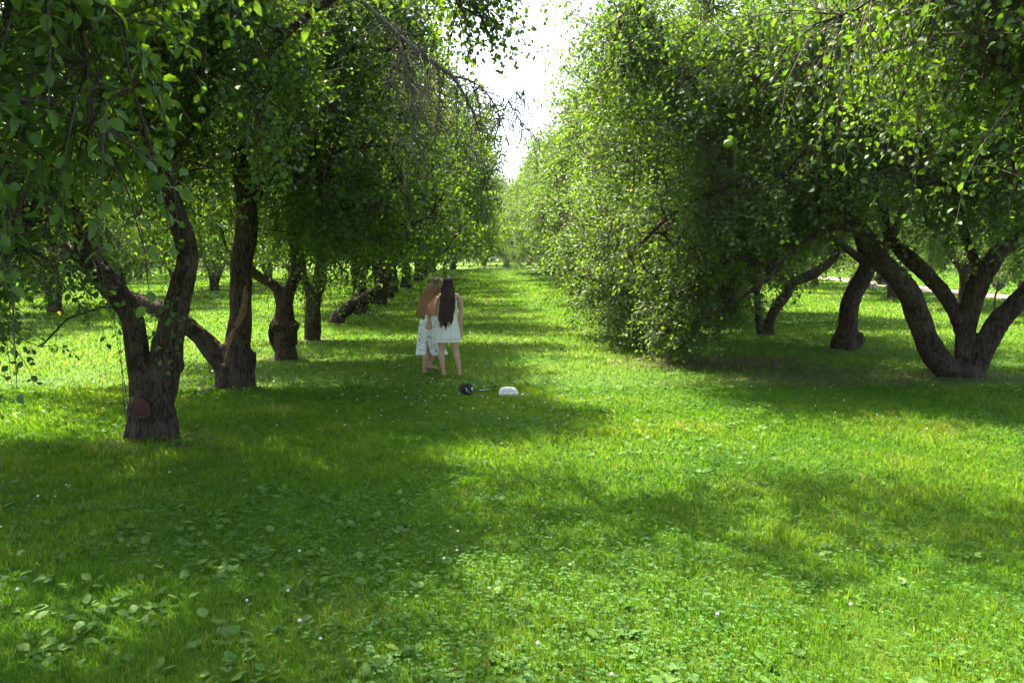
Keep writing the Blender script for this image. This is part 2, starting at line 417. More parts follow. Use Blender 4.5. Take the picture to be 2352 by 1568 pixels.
def crown_mesh(name, skel, P, Od, rng, per, size, tpl, droop=.35, extra=None, hang=.25):
    """twigs that reach from the branches to the points P, with leaves along them"""
    kd = KDTree(len(skel))
    for i, p in enumerate(skel): kd.insert(p, i)
    kd.balance()
    near = np.array([skel[kd.find(p)[1]] for p in P])
    dv = P - near; dl = np.linalg.norm(dv, axis=1, keepdims=True)
    S = np.where(dl > .75, P - nrm(dv) * .75, near)
    dirn = nrm(nrm(P - S + 1e-4) + Od * .7 + rng.normal(size=P.shape) * .35)
    L = (.22 + .33 * rng.random((len(P), 1)))
    hg = rng.random((len(P), 1)) < hang
    E = P + dirn * L * np.where(hg, .5, 1) + np.array([0, 0, -1]) * L * np.where(hg, 1.5, droop)
    M = P + dirn * L * .45 + np.array([0, 0, .06])
    mb = MB(); n = len(P)
    # leaves
    t = (np.arange(per)[None, :] + rng.random((n, per))) / per; t = .3 + .7 * t
    t = t[..., None]
    pos = S[:, None] * (1 - t) ** 2 + M[:, None] * 2 * t * (1 - t) + E[:, None] * t ** 2
    tan = nrm(2 * (1 - t) * (M - S)[:, None] + 2 * t * (E - M)[:, None])
    ref = nrm(rng.normal(size=(n, 1, 3))); side = nrm(np.cross(tan, ref + 0 * tan)); s2 = np.cross(tan, side)
    ang = (np.arange(per) * 2.39996)[None, :, None] + rng.random((n, per, 1)) * .9
    sd = side * np.cos(ang) + s2 * np.sin(ang)
    sz = size * (.65 + .6 * rng.random((n, per)))
    A = tan * .45 + sd + np.array([0, 0, -.30]) + rng.normal(size=tan.shape) * .25
    Nn = np.array([0, 0, 1.0]) + rng.normal(size=tan.shape) * .55 + Od[:, None] * .35
    A = nrm(A); O = pos + A * (.012 + .02 * rng.random((n, per, 1)))
    rnd = np.clip(.25 + .5 * rng.random((n, per)) + (rng.random((n, 1)) - .5) * .45 + (rng.random((n, per)) < .004) * .5, 0, 1)
    keep = (O[..., 2] > .06).ravel()
    f = lambda a: a.reshape(-1, a.shape[-1])[keep]
    place_leaves(mb, f(O), f(A), f(Nn), sz.ravel()[keep], tpl, rnd.ravel()[keep], rng)
    # twigs: three-sided, three stations
    ts = np.array([0, .35, .7, 1.0])[None, :, None]
    C = S[:, None] * (1 - ts) ** 2 + M[:, None] * 2 * ts * (1 - ts) + E[:, None] * ts ** 2
    rr = np.array([.0055, .0045, .0032, .0015])[None, :, None]
    side = nrm(np.cross(E - S + 1e-5, ref[:, 0])); up = nrm(np.cross(E - S, side))
    V = np.concatenate([np.stack([C[:, i] + rr[:, i] * (side * math.cos(a) + up * math.sin(a)) for a in (0, 2.09, 4.19)], 1) for i in range(4)], 1)
    tf = [(3 * i + j, 3 * i + (j + 1) % 3, 3 * i + 3 + (j + 1) % 3, 3 * i + 3 + j) for i in range(3) for j in range(3)]
    mb.inst(V, tf, 1)
    if extra: extra(mb)
    return mb.mesh(name, [LEAF, TWIG]), E

def trunk_mesh(name, limbs, tubes, voxel, rng, rough=.012, pieces=None):
    """limbs (lists of x,y,z,r) fused into one surface with burls and ridges, thin branches as tubes"""
    mb = MB()
    for l in limbs:
        c = catmull(np.array(l), .07)
        r = np.maximum(c[:, 3], .004); c3 = c[:, :3]
        lump = 1 + (vnoise(c3, 2.3, 3) - .5) * .28
        tube(mb, c3, r * lump, 18)
    if pieces: pieces(mb)
    v, fl, ft, n = remesh(mb, voxel, 2, .5)
    q = v * np.array([1, 1, .28])
    d = (fbm(v, 2.6, 11, 2) - .5) * rough * 4 + (np.abs(fbm(q, 16, 21, 2) - .5) - .12) * -rough * 3 + (vnoise(q, 38, 7) - .5) * rough
    v = v + n * d[:, None]
    out = MB(); add_raw(out, v, fl, ft)
    for P, r in tubes: tube(out, P, r, 6 if r.max() > .015 else 4, 0, False)
    return out

APPLE_ME = None
def apple_mesh():
    mb = MB(); ball(mb, (0, 0, 0), (1, 1, .9), seg=16, rings=12)
    v = mb.v[0]; rr = np.hypot(v[:, 0], v[:, 1])
    v[:, 2] -= np.sign(v[:, 2]) * .28 * np.exp(-(rr / .3) ** 2) * (np.abs(v[:, 2]) > .3)
    mb.v[0] = v * .031
    tube(mb, [(0, 0, .018), (.002, 0, .035), (.006, .002, .05)], .0016, 5, 1)
    return mb.mesh("apple", [APPLE, TWIG])
APPLE_ME = apple_mesh()

def wl(Y, pts):
    """limb given in view coordinates: (x, y, half width in px, depth offset) -> world x,y,z,r"""
    o = []
    for p in pts:
        y = Y + (p[3] if len(p) > 3 else 0); w = PD(p[0], p[1], y)
        o.append((*w, p[2] * .43537 / F * y))
    return o
def skel_of(limbs, zmin=1.3):
    s = []
    for l in limbs:
        c = catmull(np.array(l), .3)
        s += [(p[:3], p[3]) for p in c if p[2] > zmin or len(l) > 99]
    return s or [(np.array(limbs[0][-1][:3]), .05)]

def big_tree(name, label, base, limbs, blobs, seed, twigs, per=11, size=.078, tpl=T6, K=220, voxel=.022, apples=0, group="apple trees of the orchard", pieces=None,
             rough=.012, reject=None, hang=.12, shell=.35, droop=.35):
    rng = np.random.default_rng(seed)
    b = np.array(base, float)
    root = empty(name, b, label, "tree", group)
    loc = lambda L: [tuple(np.array(p[:3]) - b) + (p[3],) for p in L]
    P, Od = sample_blobs(blobs, twigs, rng, shell)
    if b[0] < -3.8 and b[1] > 9: P[:, 1] = b[1] + (P[:, 1] - b[1]) * .62
    k = P[:, 2] > gz(P[:, 1]) + .1
    if reject is not None: k &= ~reject(P)
    if b[0] < -3.8 and b[1] > 9: k &= ~((P[:, 0] > (-.9 if b[1] < 18 else -.35) - .35 * rng.random(len(P))) & (P[:, 2] > 2.6)) & ~((P[:, 2] < 1.95) & (P[:, 0] > b[0] + 1.2))
    # gaps: thin the crown where a coarse noise is low, so that light and what is behind show through
    k &= (fbm(P, .85, seed, 2) + rng.random(len(P)) * .25) > .42
    P, Od = P[k], Od[k]
    sel = rng.choice(len(P), min(K, len(P)), replace=False)
    skel, nb, tubes = grow(skel_of(limbs), P[sel], rng)
    tm = trunk_mesh("trunk", [loc(l) for l in limbs], [(p - b, r) for p, r in tubes], voxel, rng, rough, pieces)
    trunk = link("trunk", tm.mesh("trunk", [BARK]), root)
    me, E = crown_mesh("crown", skel - b, P - b, Od, rng, per, size, tpl, droop, hang=hang)
    link("crown", me, root)
    if apples:
        ok = [i for i in range(len(E)) if Od[i][1] < .25 and E[i][2] > 2.3]
        # hang where the camera side of the crown carries them
        W_ = E + b
        d = W_[:, 1]; px = 512 + W_[:, 0] / np.maximum(d, .1) * F; py = HORZ - (W_[:, 2] - EYE) / np.maximum(d, .1) * F
        ok = [i for i in ok if -60 < px[i] < 1084 and -40 < py[i] < 640]
        rng.shuffle(ok)
        ok = sorted(ok[:apples * 6], key=lambda i: E[i][1] - .5 * abs(E[i][0]))[:apples * 2]
        rng.shuffle(ok)
        for i in ok[:apples]:
            a = link("apple", APPLE_ME, root, E[i] + np.array([0, -.02, -.04]))
            a.rotation_euler = (rng.random() * .8 - .4, rng.random() * .8 - .4, rng.random() * 6); s = .85 + .35 * rng.random(); a.scale = (s, s, s)
    return root

def shoots(root, pts, seed, n=3, h=1.0, leaves=True, lean=(0, 0)):
    """thin water shoots with a few leaves standing at the foot of a trunk"""
    rng = np.random.default_rng(seed); mb = MB(); b = np.array(root.location)
    for (x, y, z) in pts:
        for _ in range(n):
            hh = h * (.6 + .5 * rng.random()); o = np.array([x, y, z]) - b + (rng.random(3) - .5) * [.12, .1, 0]
            c = o + np.array([[0, 0, 0], [lean[0] * .3, lean[1] * .3, .4 * hh], [lean[0], lean[1], hh]]) + rng.normal(size=(3, 3)) * [.03, .03, 0] * np.array([[0], [1], [2]])
            c = catmull(c, .12); tube(mb, c, np.linspace(.006, .002, len(c)), 4, 1, False)
            if leaves:
                m = int(hh * 16); i = rng.integers(1, len(c), m)
                A = rng.normal(size=(m, 3)) * [1, 1, .4]; 
                place_leaves(mb, c[i] + rng.normal(size=(m, 3)) * .01, A + [0, 0, -.2], rng.normal(size=(m, 3)) * .5 + [0, 0, 1], .03 + .035 * rng.random(m), T6, rng.random(m), rng)
    link("sprout", mb.mesh("sprout", [LEAF, TWIG]), root)

ORCH = "apple trees of the orchard"
# --- first tree of the left row that is seen whole: forked trunk with the painted wound
def build_T1():
    b = YT["T1"]; Y = b[1]
    L = [wl(Y, [(352, 1045, 56), (352, 1012, 54), (351, 985, 51), (349, 935, 50), (346, 880, 50), (345, 850, 42)]),
         wl(Y, [(338, 930, 34), (328, 870, 33), (316, 820, 29), (308, 752, 27), (292, 705, 30), (258, 661, 29, -.1), (232, 630, 24, -.1), (205, 590, 20, .1), (185, 530, 16, .3), (150, 440, 13, .5), (90, 320, 10, .6), (20, 200, 8, .6)]),
         wl(Y, [(360, 930, 36), (373, 870, 38), (381, 820, 36), (387, 773, 33), (403, 718, 27), (417, 661, 25), (430, 600, 23, .05), (423, 548, 22, .1), (394, 446, 20, .15), (367, 394, 18, .1), (345, 330, 17), (342, 150, 13), (340, 60, 11), (335, -80, 9)]),
         wl(Y, [(367, 394, 11, .1), (440, 300, 8, -.3), (560, 180, 7, -.6), (700, 40, 6.5, -.6), (827, -40, 8, -.5)]),
         wl(Y, [(210, 600, 12, 0), (150, 575, 10, -.6), (80, 520, 8, -1.2), (-10, 470, 6, -1.6)])]
    def pieces(mb):
        ball(mb, PD(352, 925, Y) - b + [0, -.2, 0], (.16, .1, .17)); ball(mb, PD(385, 838, Y) - b, (.15, .14, .14)); ball(mb, PD(318, 950, Y) - b, (.12, .14, .2))
        for a in range(7):
            t = a * .9; tube(mb, [(.15 * math.cos(t), .15 * math.sin(t), .3), (.21 * math.cos(t), .21 * math.sin(t), .05), (.27 * math.cos(t), .27 * math.sin(t), -.12)], [.08, .06, .05], 10)
    blobs = [((b[0] - .6, Y + .1, 4.7), (3.2, 2.1, 2.0)), ((b[0] - 1.0, Y - .5, 2.55), (.7, .6, .45), 2.2), ((b[0] + 1.0, Y - .2, 4.6), (1.7, 1.5, 1.4), .9), ((b[0] - 1.7, Y - .8, 2.9), (1.6, 1.0, 1.0), 1.7), (tuple(PD(140, 490, Y - 1.2)), (.8, .5, .62), 3.2),
             ((b[0] - .5, Y - 1.9, 1.5), (.16, .2, .62), 11.0), ((b[0] + .3, Y - 1.0, 3.0), (1.3, 1.0, .9), 1.0),
             (tuple(PD(1110, -55, Y - .9)), (.6, .4, .2), 2.6), ((.4, Y - .3, 5.7), (1.4, .9, .6), 1.1), (tuple(PD(468, 660, Y - .55)), (.13, .13, .42), 8.0)]  # clump high over the alley: added above the view to shade the lawn
    def rej(P):  # keep the fork open to view: this is where the tree carries no leaves
        return (P[:, 2] < 2.35) & (P[:, 0] > b[0] - .75) & (P[:, 0] < b[0] + .45) & (P[:, 1] > Y - 1.4) | ((P[:, 2] < 2.7) & (P[:, 0] > b[0] + .62)) | (P[:, 2] < 3.3) & (P[:, 0] > b[0] - .2) & (P[:, 1] < Y + .3) & (P[:, 0] < b[0] + 1.3) & ~((P[:, 2] < 2.1) & (P[:, 0] < b[0] + .62)) | (P[:, 0] > -1.25) & (P[:, 1] > Y - .5) & (P[:, 2] < 5.0) | (P[:, 0] > -2.2) & (P[:, 0] < -.75) & (P[:, 2] > 2.6) & (P[:, 2] < 4.75)
    root = big_tree("apple_tree", "forked apple tree with a red painted pruning wound low on its trunk", b, L, blobs, 1, 11500, per=11, size=.058, tpl=T11, K=330, voxel=.016, apples=30, pieces=pieces, reject=rej, rough=.014, group=ORCH)
    # painted wound
    mb = MB(); c = PD(356, 922, Y) - b + [0, -.315, 0]
    rot = Matrix.Rotation(R(12), 3, 'X')
    ball(mb, c, (.078, .022, .1), rot, 20, 10); tube(mb, [c + np.array([.085 * math.cos(t), .012, .108 * math.sin(t)]) for t in np.linspace(0, 6.2832, 22)], .017, 8, 1)
    link("pruning_wound", mb.mesh("pruning_wound", [WOUND, BARK]), root)
    g = GD(300, 975); shoots(root, [(g[0] - .02, g[1] - .05, .05)], 5, 2, 1.2, True, (-.1, -.05))
    # bare dead branch over the alley
    rng = np.random.default_rng(8); mb = MB()
    Yd = Y - 1.0
    main = wl(Yd, [(560, -130, 9, -.3), (700, -75, 9), (827, 0, 9), (913, 78, 8.5), (1007, 152, 7.5), (1040, 176, 6.5), (1073, 230, 5), (1094, 279, 3.6), (1106, 324, 2.2)])
    subs = [wl(Yd, [(1040, 176, 5), (1075, 182, 4), (1114, 209, 3.4), (1143, 254, 2.6), (1147, 285, 1.6)]), wl(Yd, [(1114, 209, 2.2), (1167, 232, 1.8, -.1), (1188, 267, 1.4, -.1), (1212, 295, .9, -.1)]),
            wl(Yd, [(1167, 232, 1.5, -.1), (1186, 210, 1, -.15), (1203, 208, .7, -.15)]), wl(Yd, [(913, 78, 5), (935, 160, 3.5, -.2), (950, 250, 2.2, -.3), (945, 330, 1.2, -.4)]),
            wl(Yd, [(1007, 152, 4), (1010, 230, 2.6, -.1), (990, 320, 1.6, -.2)])]
    skel = []
    for l in [main] + subs:
        c = catmull(np.array(l), .08); tube(mb, c[:, :3] - b, c[:, 3] * .62 * (1 + (vnoise(c[:, :3], 9, 4) - .5) * .5), 8 if l is main else 6); skel.append(c[2:, :3])
    skel = np.concatenate(skel)
    vis = skel[skel[:, 0] > PD(860, 0, Yd)[0]]
    for _ in range(340):
        p = vis[rng.integers(len(vis))] - b; d = nrm(rng.normal(size=3) * [1, 1, .5] + [.2, 0, -.9]); L_ = .12 + .4 * rng.random() ** 1.5
        q = np.array([p, p + d * L_ * .5 + rng.normal(size=3) * .03, p + d * L_ + np.array([0, 0, -.25 * L_]) + rng.normal(size=3) * .05])
        q = catmull(q, .06); tube(mb, q, np.linspace(.0042, .0016, len(q)), 4, 0, False)
        if rng.random() < .6:
            s = q[len(q) // 2]; e = s + nrm(rng.normal(size=3) + [0, 0, -.5]) * L_ * .5
            tube(mb, [s, (s + e) / 2 + rng.normal(size=3) * .01, e], [.0028, .002, .0012], 3, 0, False)
    tag(link("dead_branch", mb.mesh("dead_branch", [DEADWOOD]), root), "bare dead branch with hanging grey twigs")
build_T1()

def build_T2():
    b = YT["T2"]; Y = b[1]
    L = [wl(Y, [(542, 918, 47), (542, 890, 42), (544, 850, 38), (543, 815, 37), (540, 785, 30)]),
         wl(Y, [(543, 830, 30), (546, 780, 29), (552, 730, 25), (551, 680, 25), (554, 610, 24), (565, 540, 24), (566, 480, 22), (556, 400, 20), (545, 320, 19), (543, 262, 18), (556, 215, 20), (588, 200, 16, -.2), (640, 120, 13, -.3), (690, 20, 11, -.4), (720, -80, 9)]),
         wl(Y, [(545, 225, 15), (520, 215, 14, .1), (515, 120, 11, .2), (520, -40, 9)]),
         wl(Y, [(525, 855, 26), (490, 805, 25), (455, 767, 24, -.05), (410, 735, 22, -.1), (370, 712, 20, -.1), (330, 693, 18, 0), (295, 680, 15, .2), (230, 640, 12, .4), (150, 560, 10, .6)]),
         wl(Y, [(560, 880, 20), (568, 840, 18), (573, 806, 15)]),
         wl(Y, [(566, 480, 12), (640, 380, 10, .3), (740, 350, 8, .6), (850, 330, 6, .9)])]
    blobs = [((b[0] + .2, Y, 5.0), (3.0, 2.9, 2.1)), ((b[0] + 1.5, Y + .3, 4.0), (1.75, 2.0, 1.5), 1.1), ((b[0] - 1.9, Y + .6, 3.9), (1.4, 1.6, 1.1), .5), ((b[0] + 1.7, Y + .6, 2.9), (1.3, 1.4, .7), 1.1)]
    def rej(P): return (P[:, 2] < 2.6) & (P[:, 0] < b[0] + .5)
    def pieces(mb):
        for a in range(6):
            t = a * 1.05; tube(mb, [(.18 * math.cos(t), .18 * math.sin(t), .35), (.22 * math.cos(t), .22 * math.sin(t), .06), (.27 * math.cos(t), .27 * math.sin(t), -.12)], [.08, .07, .05], 10)
    root = big_tree("apple_tree", "apple tree with bare orange wood on its twisted trunk and a long low limb", b, L, blobs, 2, 6800, size=.067, K=300, voxel=.02, apples=12, pieces=pieces, reject=rej, group=ORCH)
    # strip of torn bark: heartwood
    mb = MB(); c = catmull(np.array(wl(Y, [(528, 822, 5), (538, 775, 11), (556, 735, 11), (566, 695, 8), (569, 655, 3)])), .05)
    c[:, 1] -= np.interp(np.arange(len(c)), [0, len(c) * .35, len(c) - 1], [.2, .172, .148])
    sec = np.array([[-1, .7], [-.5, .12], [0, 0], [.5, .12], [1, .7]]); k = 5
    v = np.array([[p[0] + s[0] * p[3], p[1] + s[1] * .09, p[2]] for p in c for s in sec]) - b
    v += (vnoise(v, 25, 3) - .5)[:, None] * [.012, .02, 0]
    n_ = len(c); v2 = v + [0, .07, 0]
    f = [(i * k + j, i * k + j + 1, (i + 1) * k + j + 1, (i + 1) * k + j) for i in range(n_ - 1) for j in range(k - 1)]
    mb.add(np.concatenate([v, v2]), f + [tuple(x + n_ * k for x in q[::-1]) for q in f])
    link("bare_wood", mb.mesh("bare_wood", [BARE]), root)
    g = GD(490, 885); shoots(root, [(g[0], g[1], .03)], 15, 2, .65, True, (-.08, 0))
build_T2()

def build_T3():
    b = YT["T3"]; Y = b[1]
    L = [wl(Y, [(658, 850, 30), (658, 824, 27), (655, 791, 23), (653, 749, 25), (653, 721, 22), (653, 693, 18)]),
         wl(Y, [(652, 705, 16), (637, 662, 14), (613, 646, 12), (592, 632, 10.5), (560, 605, 9), (520, 570, 7, .3)]),
         wl(Y, [(654, 705, 16), (664, 664, 14.5), (679, 632, 13.5), (680, 608, 12), (676, 580, 10.5), (668, 520, 9), (665, 420, 8), (680, 300, 7)]),
         wl(Y, [(640, 805, 7), (629, 791, 6.5), (621, 763, 6), (628, 740, 7.5), (640, 725, 7)]),
         wl(Y, [(672, 790, 10), (672, 760, 11), (668, 735, 9)])]
    def pieces(mb):
        ball(mb, PD(640, 748, Y) - b + [0, -.12, 0], (.13, .12, .1)); ball(mb, PD(655, 770, Y) - b + [0, -.15, 0], (.12, .1, .09)); ball(mb, PD(672, 748, Y) - b, (.12, .15, .12))
    blobs = [((b[0] + .4, Y, 4.9), (3.0, 2.6, 2.2)), ((b[0] + 1.7, Y, 3.6), (1.7, 1.8, 1.5), 1.2), ((b[0] - 1.2, Y + .5, 3.8), (1.3, 1.5, 1.1), .5), ((b[0] + 1.9, Y + .8, 2.7), (1.2, 1.3, .9), 1.4)]
    def rej(P): return (P[:, 2] < 2.2) & (P[:, 0] < b[0] + .6)
    root = big_tree("apple_tree", "small forked apple tree with a knotted hollow and a loop of bark on its trunk", b, L, blobs, 3, 5200, size=.072, K=240, voxel=.02, pieces=pieces, reject=rej, group=ORCH)
    g = GD(625, 815); shoots(root, [(g[0], g[1] + .1, .9)], 25, 2, .9, True, (-.1, 0))
build_T3()

def build_T4():
    b = YT["T4"]; Y = b[1]
    L = [wl(Y, [(718, 805, 20), (718, 782, 18), (718, 745, 20), (718, 709, 18), (722, 678, 16.5), (727, 650, 13), (735, 600, 10), (738, 500, 8), (730, 380, 6)]),
         wl(Y, [(724, 690, 11), (738, 646, 10), (744, 608, 8), (750, 540, 7), (770, 460, 6)]), wl(Y, [(714, 690, 10), (702, 650, 8), (690, 580, 7), (660, 480, 5)])]
    blobs = [((b[0] + .4, Y, 5.0), (3.0, 2.6, 2.3)), ((b[0] + 1.9, Y, 3.5), (1.7, 1.8, 1.6), 1.2), ((b[0] + 2.7, Y, 5.4), (1.7, 2.2, 1.5), 1.2), ((b[0] - 1.2, Y + .5, 4), (1.3, 1.5, 1.1), .5), ((b[0] + .1, Y - .5, 2.0), (.9, .8, .6), 1.6)]
    root = big_tree("apple_tree", "straight thick apple trunk with foliage hanging low over its top", b, L, blobs, 4, 3800, size=.08, K=220, voxel=.025, group=ORCH)
    g = GD(700, 780); shoots(root, [(g[0], g[1], .7), (g[0] + .3, g[1] - .2, .6)], 26, 3, .7)
build_T4()

def build_T5():
    b = YT["T5"]; Y = b[1]
    L = [wl(Y, [(768, 765, 20), (772, 744, 19), (780, 721, 17), (807, 702, 15), (838, 686, 14), (866, 669, 13), (880, 646, 11), (884, 608, 10), (890, 540, 8), (900, 440, 6)]),
         wl(Y, [(790, 715, 12, .2), (815, 690, 11, .5), (828, 660, 10, .6), (836, 620, 9, .7), (842, 560, 7, .7), (830, 450, 5, .7)])]
    blobs = [((b[0] + 1.6, Y, 4.9), (3.1, 2.8, 2.5)), ((b[0] + 3.2, Y, 5.6), (1.7, 2.2, 1.6), 1.2), ((b[0] + 2.8, Y - .3, 3.6), (1.7, 1.8, 1.6), 1.3), ((b[0] + .3, Y, 3.4), (1.9, 1.8, 1.3), .8), ((b[0] + .6, Y - .5, 1.0), (.5, .5, .45), 2.0)]
    big_tree("apple_tree", "leaning apple tree whose trunk lies low to the right with leafy shoots on it", b, L, blobs, 5, 3900, size=.082, K=220, voxel=.025, group=ORCH)
build_T5()

def build_R1():
    b = YT["R1"]; Y = b[1]
    L = [wl(Y, [(2225, 885, 30), (2200, 862, 30), (2187, 855, 29), (2155, 823, 28, -.1), (2127, 774, 27, -.15), (2107, 720, 27, -.2), (2092, 678, 26, -.25), (2062, 637, 25, -.3), (2024, 602, 25, -.3), (2002, 564, 23, -.35), (1977, 531, 19, -.4), (1955, 500, 15, -.4), (1935, 420, 13, -.3), (1905, 340, 11), (1860, 230, 9), (1820, 100, 7)]),
         wl(Y, [(1977, 531, 12, -.4), (1925, 519, 9, -.5), (1860, 548, 7, -.6), (1800, 598, 5.5, -.7), (1755, 645, 5, -.7), (1690, 690, 4, -.5), (1610, 730, 3.4, -.3)]),
         wl(Y, [(2210, 760, 17, .1), (2198, 728, 16, .15), (2174, 684, 17, .2), (2136, 637, 17, .3), (2092, 596, 17, .35), (2059, 566, 15, .4), (2040, 536, 11, .4), (2028, 480, 10, .5), (2010, 380, 9, .6), (1990, 220, 7, .8)]),
         wl(Y, [(2216, 885, 26), (2213, 842, 22), (2215, 788, 22), (2223, 733, 22), (2237, 678, 23), (2256, 629, 24), (2274, 608, 21), (2297, 575, 17, .2), (2338, 547, 15, .4), (2410, 470, 12, .7), (2480, 330, 9, .9)]),
         wl(Y, [(2222, 885, 30), (2237, 848, 27), (2259, 799, 25, -.1), (2289, 747, 24, -.2), (2324, 706, 23, -.3), (2362, 667, 21, -.4), (2440, 600, 18, -.5), (2530, 500, 14, -.6), (2600, 380, 10)]),
         wl(Y, [(2256, 640, 12), (2225, 560, 9, .3), (2190, 450, 8, .4), (2150, 300, 7, .2)]),
         wl(Y, [(1935, 420, 10, -.3), (1840, 400, 8, -.4), (1700, 420, 6.5, -.3), (1560, 480, 5, -.1), (1470, 560, 4, 0)]),
         wl(Y, [(1905, 340, 8), (1780, 260, 7, .2), (1620, 250, 5.5, .4), (1480, 290, 4, .6)])]
    bg_ = BOUGH
    blobs = [((b[0] - .6, Y, 5.2), (3.8, 3.0, 2.2)), ((b[0] - 3.2, Y + .2, 4.2), (2.2, 2.3, 1.9), 1.1), ((2.3, Y - .4, 5.4), (1.3, 1.5, 1.5), 1.2), ((bg_[0] + .9, bg_[1] - .2, 2.3), (1.5, 1.3, 1.5), 1.5), ((bg_[0] + .35, bg_[1], .95), (.72, .7, .95), 3.2), ((bg_[0] + 1.1, bg_[1] - .2, 1.4), (.6, .6, .6), 1.8),
             ((b[0] + 1.2, Y - .8, 3.5), (2.0, 1.6, 1.2), .9), ((b[0] - 1.4, Y - 1.2, 3.7), (1.7, 1.3, 1.2), .9)]
    def rej(P): return (P[:, 2] < 2.3) & (P[:, 0] > b[0] - 2.9) | (P[:, 2] < 1.5) & (P[:, 0] > b[0] - 3.3) | (P[:, 2] < 1.0) & (P[:, 0] > b[0] - 3.85)
    def pieces(mb):
        ball(mb, PD(2205, 862, Y) - b + [0, -.1, .02], (.3, .22, .16)); ball(mb, PD(2182, 735, Y) - b + [.1, 0, 0], (.1, .12, .1)); ball(mb, PD(2275, 605, Y) - b, (.14, .15, .13))
    big_tree("apple_tree", "wide dark apple tree of several leaning trunks with one bough sweeping down to the grass", b, L, blobs, 6, 15000, size=.066, K=420, voxel=.02, apples=14, pieces=pieces, reject=rej, group=ORCH, hang=.22)
build_R1()

def build_R2():
    b = YT["R2"]; Y = b[1]
    L = [wl(Y, [(1940, 830, 34), (1940, 803, 31), (1942, 782, 31), (1947, 747, 23), (1950, 706, 21), (1963, 668, 20), (1982, 637, 20), (1993, 610, 19), (1990, 585, 15), (1975, 540, 12), (1960, 450, 9), (1950, 330, 7)]),
         wl(Y, [(1990, 618, 14), (2020, 580, 11), (2060, 520, 9), (2090, 420, 7)]), wl(Y, [(1985, 600, 10), (1930, 560, 8, -.2), (1860, 520, 6, -.3)])]
    def pieces(mb): ball(mb, PD(1966, 778, Y) - b + [0, -.1, 0], (.13, .14, .16)); ball(mb, PD(1920, 790, Y) - b + [.03, -.05, 0], (.16, .15, .18))
    blobs = [((b[0] - .5, Y, 5.2), (3.6, 2.8, 2.4)), ((b[0] - 4.0, Y, 5.4), (1.6, 1.8, 1.7), 1.1), ((b[0] - 3.3, Y, 3.5), (1.9, 2.0, 2.0), 1.2), ((b[0] - 4.0, Y + .3, 1.9), (1.1, 1.5, 1.2), 1.8), ((b[0] + 1.5, Y + .5, 3.7), (2, 1.8, 1.2), .7)]
    def rej(P): return (P[:, 2] < 2.3) & (P[:, 0] > b[0] - 2.3)
    big_tree("apple_tree", "apple tree with one thick bulging trunk that bends right into the leaves", b, L, blobs, 7, 9500, size=.07, K=260, voxel=.024, pieces=pieces, reject=rej, group=ORCH, hang=.2)
build_R2()
def build_R3():
    b = YT["R3"]; Y = b[1]
    L = [wl(Y, [(1766, 790, 15), (1766, 769, 13.5), (1766, 741, 12), (1783, 703, 12), (1805, 676, 11.5), (1818, 651, 11.5), (1840, 640, 11), (1873, 624, 10), (1915, 590, 8), (1950, 500, 6)]),
         wl(Y, [(1756, 790, 13), (1748, 765, 11), (1742, 720, 9.5), (1736, 660, 8.5), (1722, 590, 7.5), (1690, 480, 6), (1640, 350, 5)])]
    blobs = [((b[0] - 1.0, Y, 5.2), (3.5, 2.7, 2.5)), ((b[0] - 3.3, Y, 3.2), (1.8, 1.9, 2.0), 1.3), ((b[0] - 3.7, Y + .3, 1.6), (1.1, 1.5, 1.0), 1.8)]
    def rej(P): return (P[:, 2] < 2.2) & (P[:, 0] > b[0] - 2.0)
    big_tree("apple_tree", "slim apple tree with a pale trunk leaning right behind the sweeping bough", b, L, blobs, 8, 8200, size=.073, K=240, voxel=.024, reject=rej, group=ORCH, hang=.2)
build_R3()

# trees whose trunks stand just outside the picture, left and right of the camera
def build_T0():
    b = np.array([-4.3, 4.0, 0.0])
    L = [[(-4.3, 4, -.2, .26), (-4.3, 4, .5, .22), (-4.2, 3.95, 1.3, .2), (-4.0, 3.8, 2.2, .15), (-3.7, 3.7, 3.2, .11), (-3.5, 3.6, 4.4, .08), (-3.4, 3.5, 5.4, .05)],
         [(-4.15, 3.9, 1.6, .12), (-3.6, 3.8, 2.4, .08), (-3.0, 3.7, 2.9, .055), (-2.5, 3.6, 3.1, .03), (-2.1, 3.5, 2.95, .015)], [(-4.2, 4, 1.5, .12), (-4.9, 4.4, 2.6, .09), (-5.4, 4.8, 3.8, .06)]]
    blobs = [((-3.8, 4.1, 5.0), (3.2, 2.3, 1.5)), ((-2.4, 3.6, 2.9), (.7, .5, .6), 4.0), ((-1.75, 3.5, 2.75), (.5, .4, .5), 6.0), ((-1.2, 2.2, 4.9), (2.3, 2.2, 1.2), .8)]
    def rej(P): 
        px = 512 + P[:, 0] / np.maximum(P[:, 1], .3) * F
        return (P[:, 1] < 2.7) & (P[:, 2] < 2.2 + .33 * P[:, 1]) | (P[:, 0] > -1.15) & (P[:, 2] < 4.4)
    big_tree("apple_tree", "apple tree at the left edge whose large leaves hang closest to the camera", b, L, blobs, 9, 5200, size=.056, tpl=T11, K=240, voxel=.03, apples=0, reject=rej, group=ORCH)
build_T0()
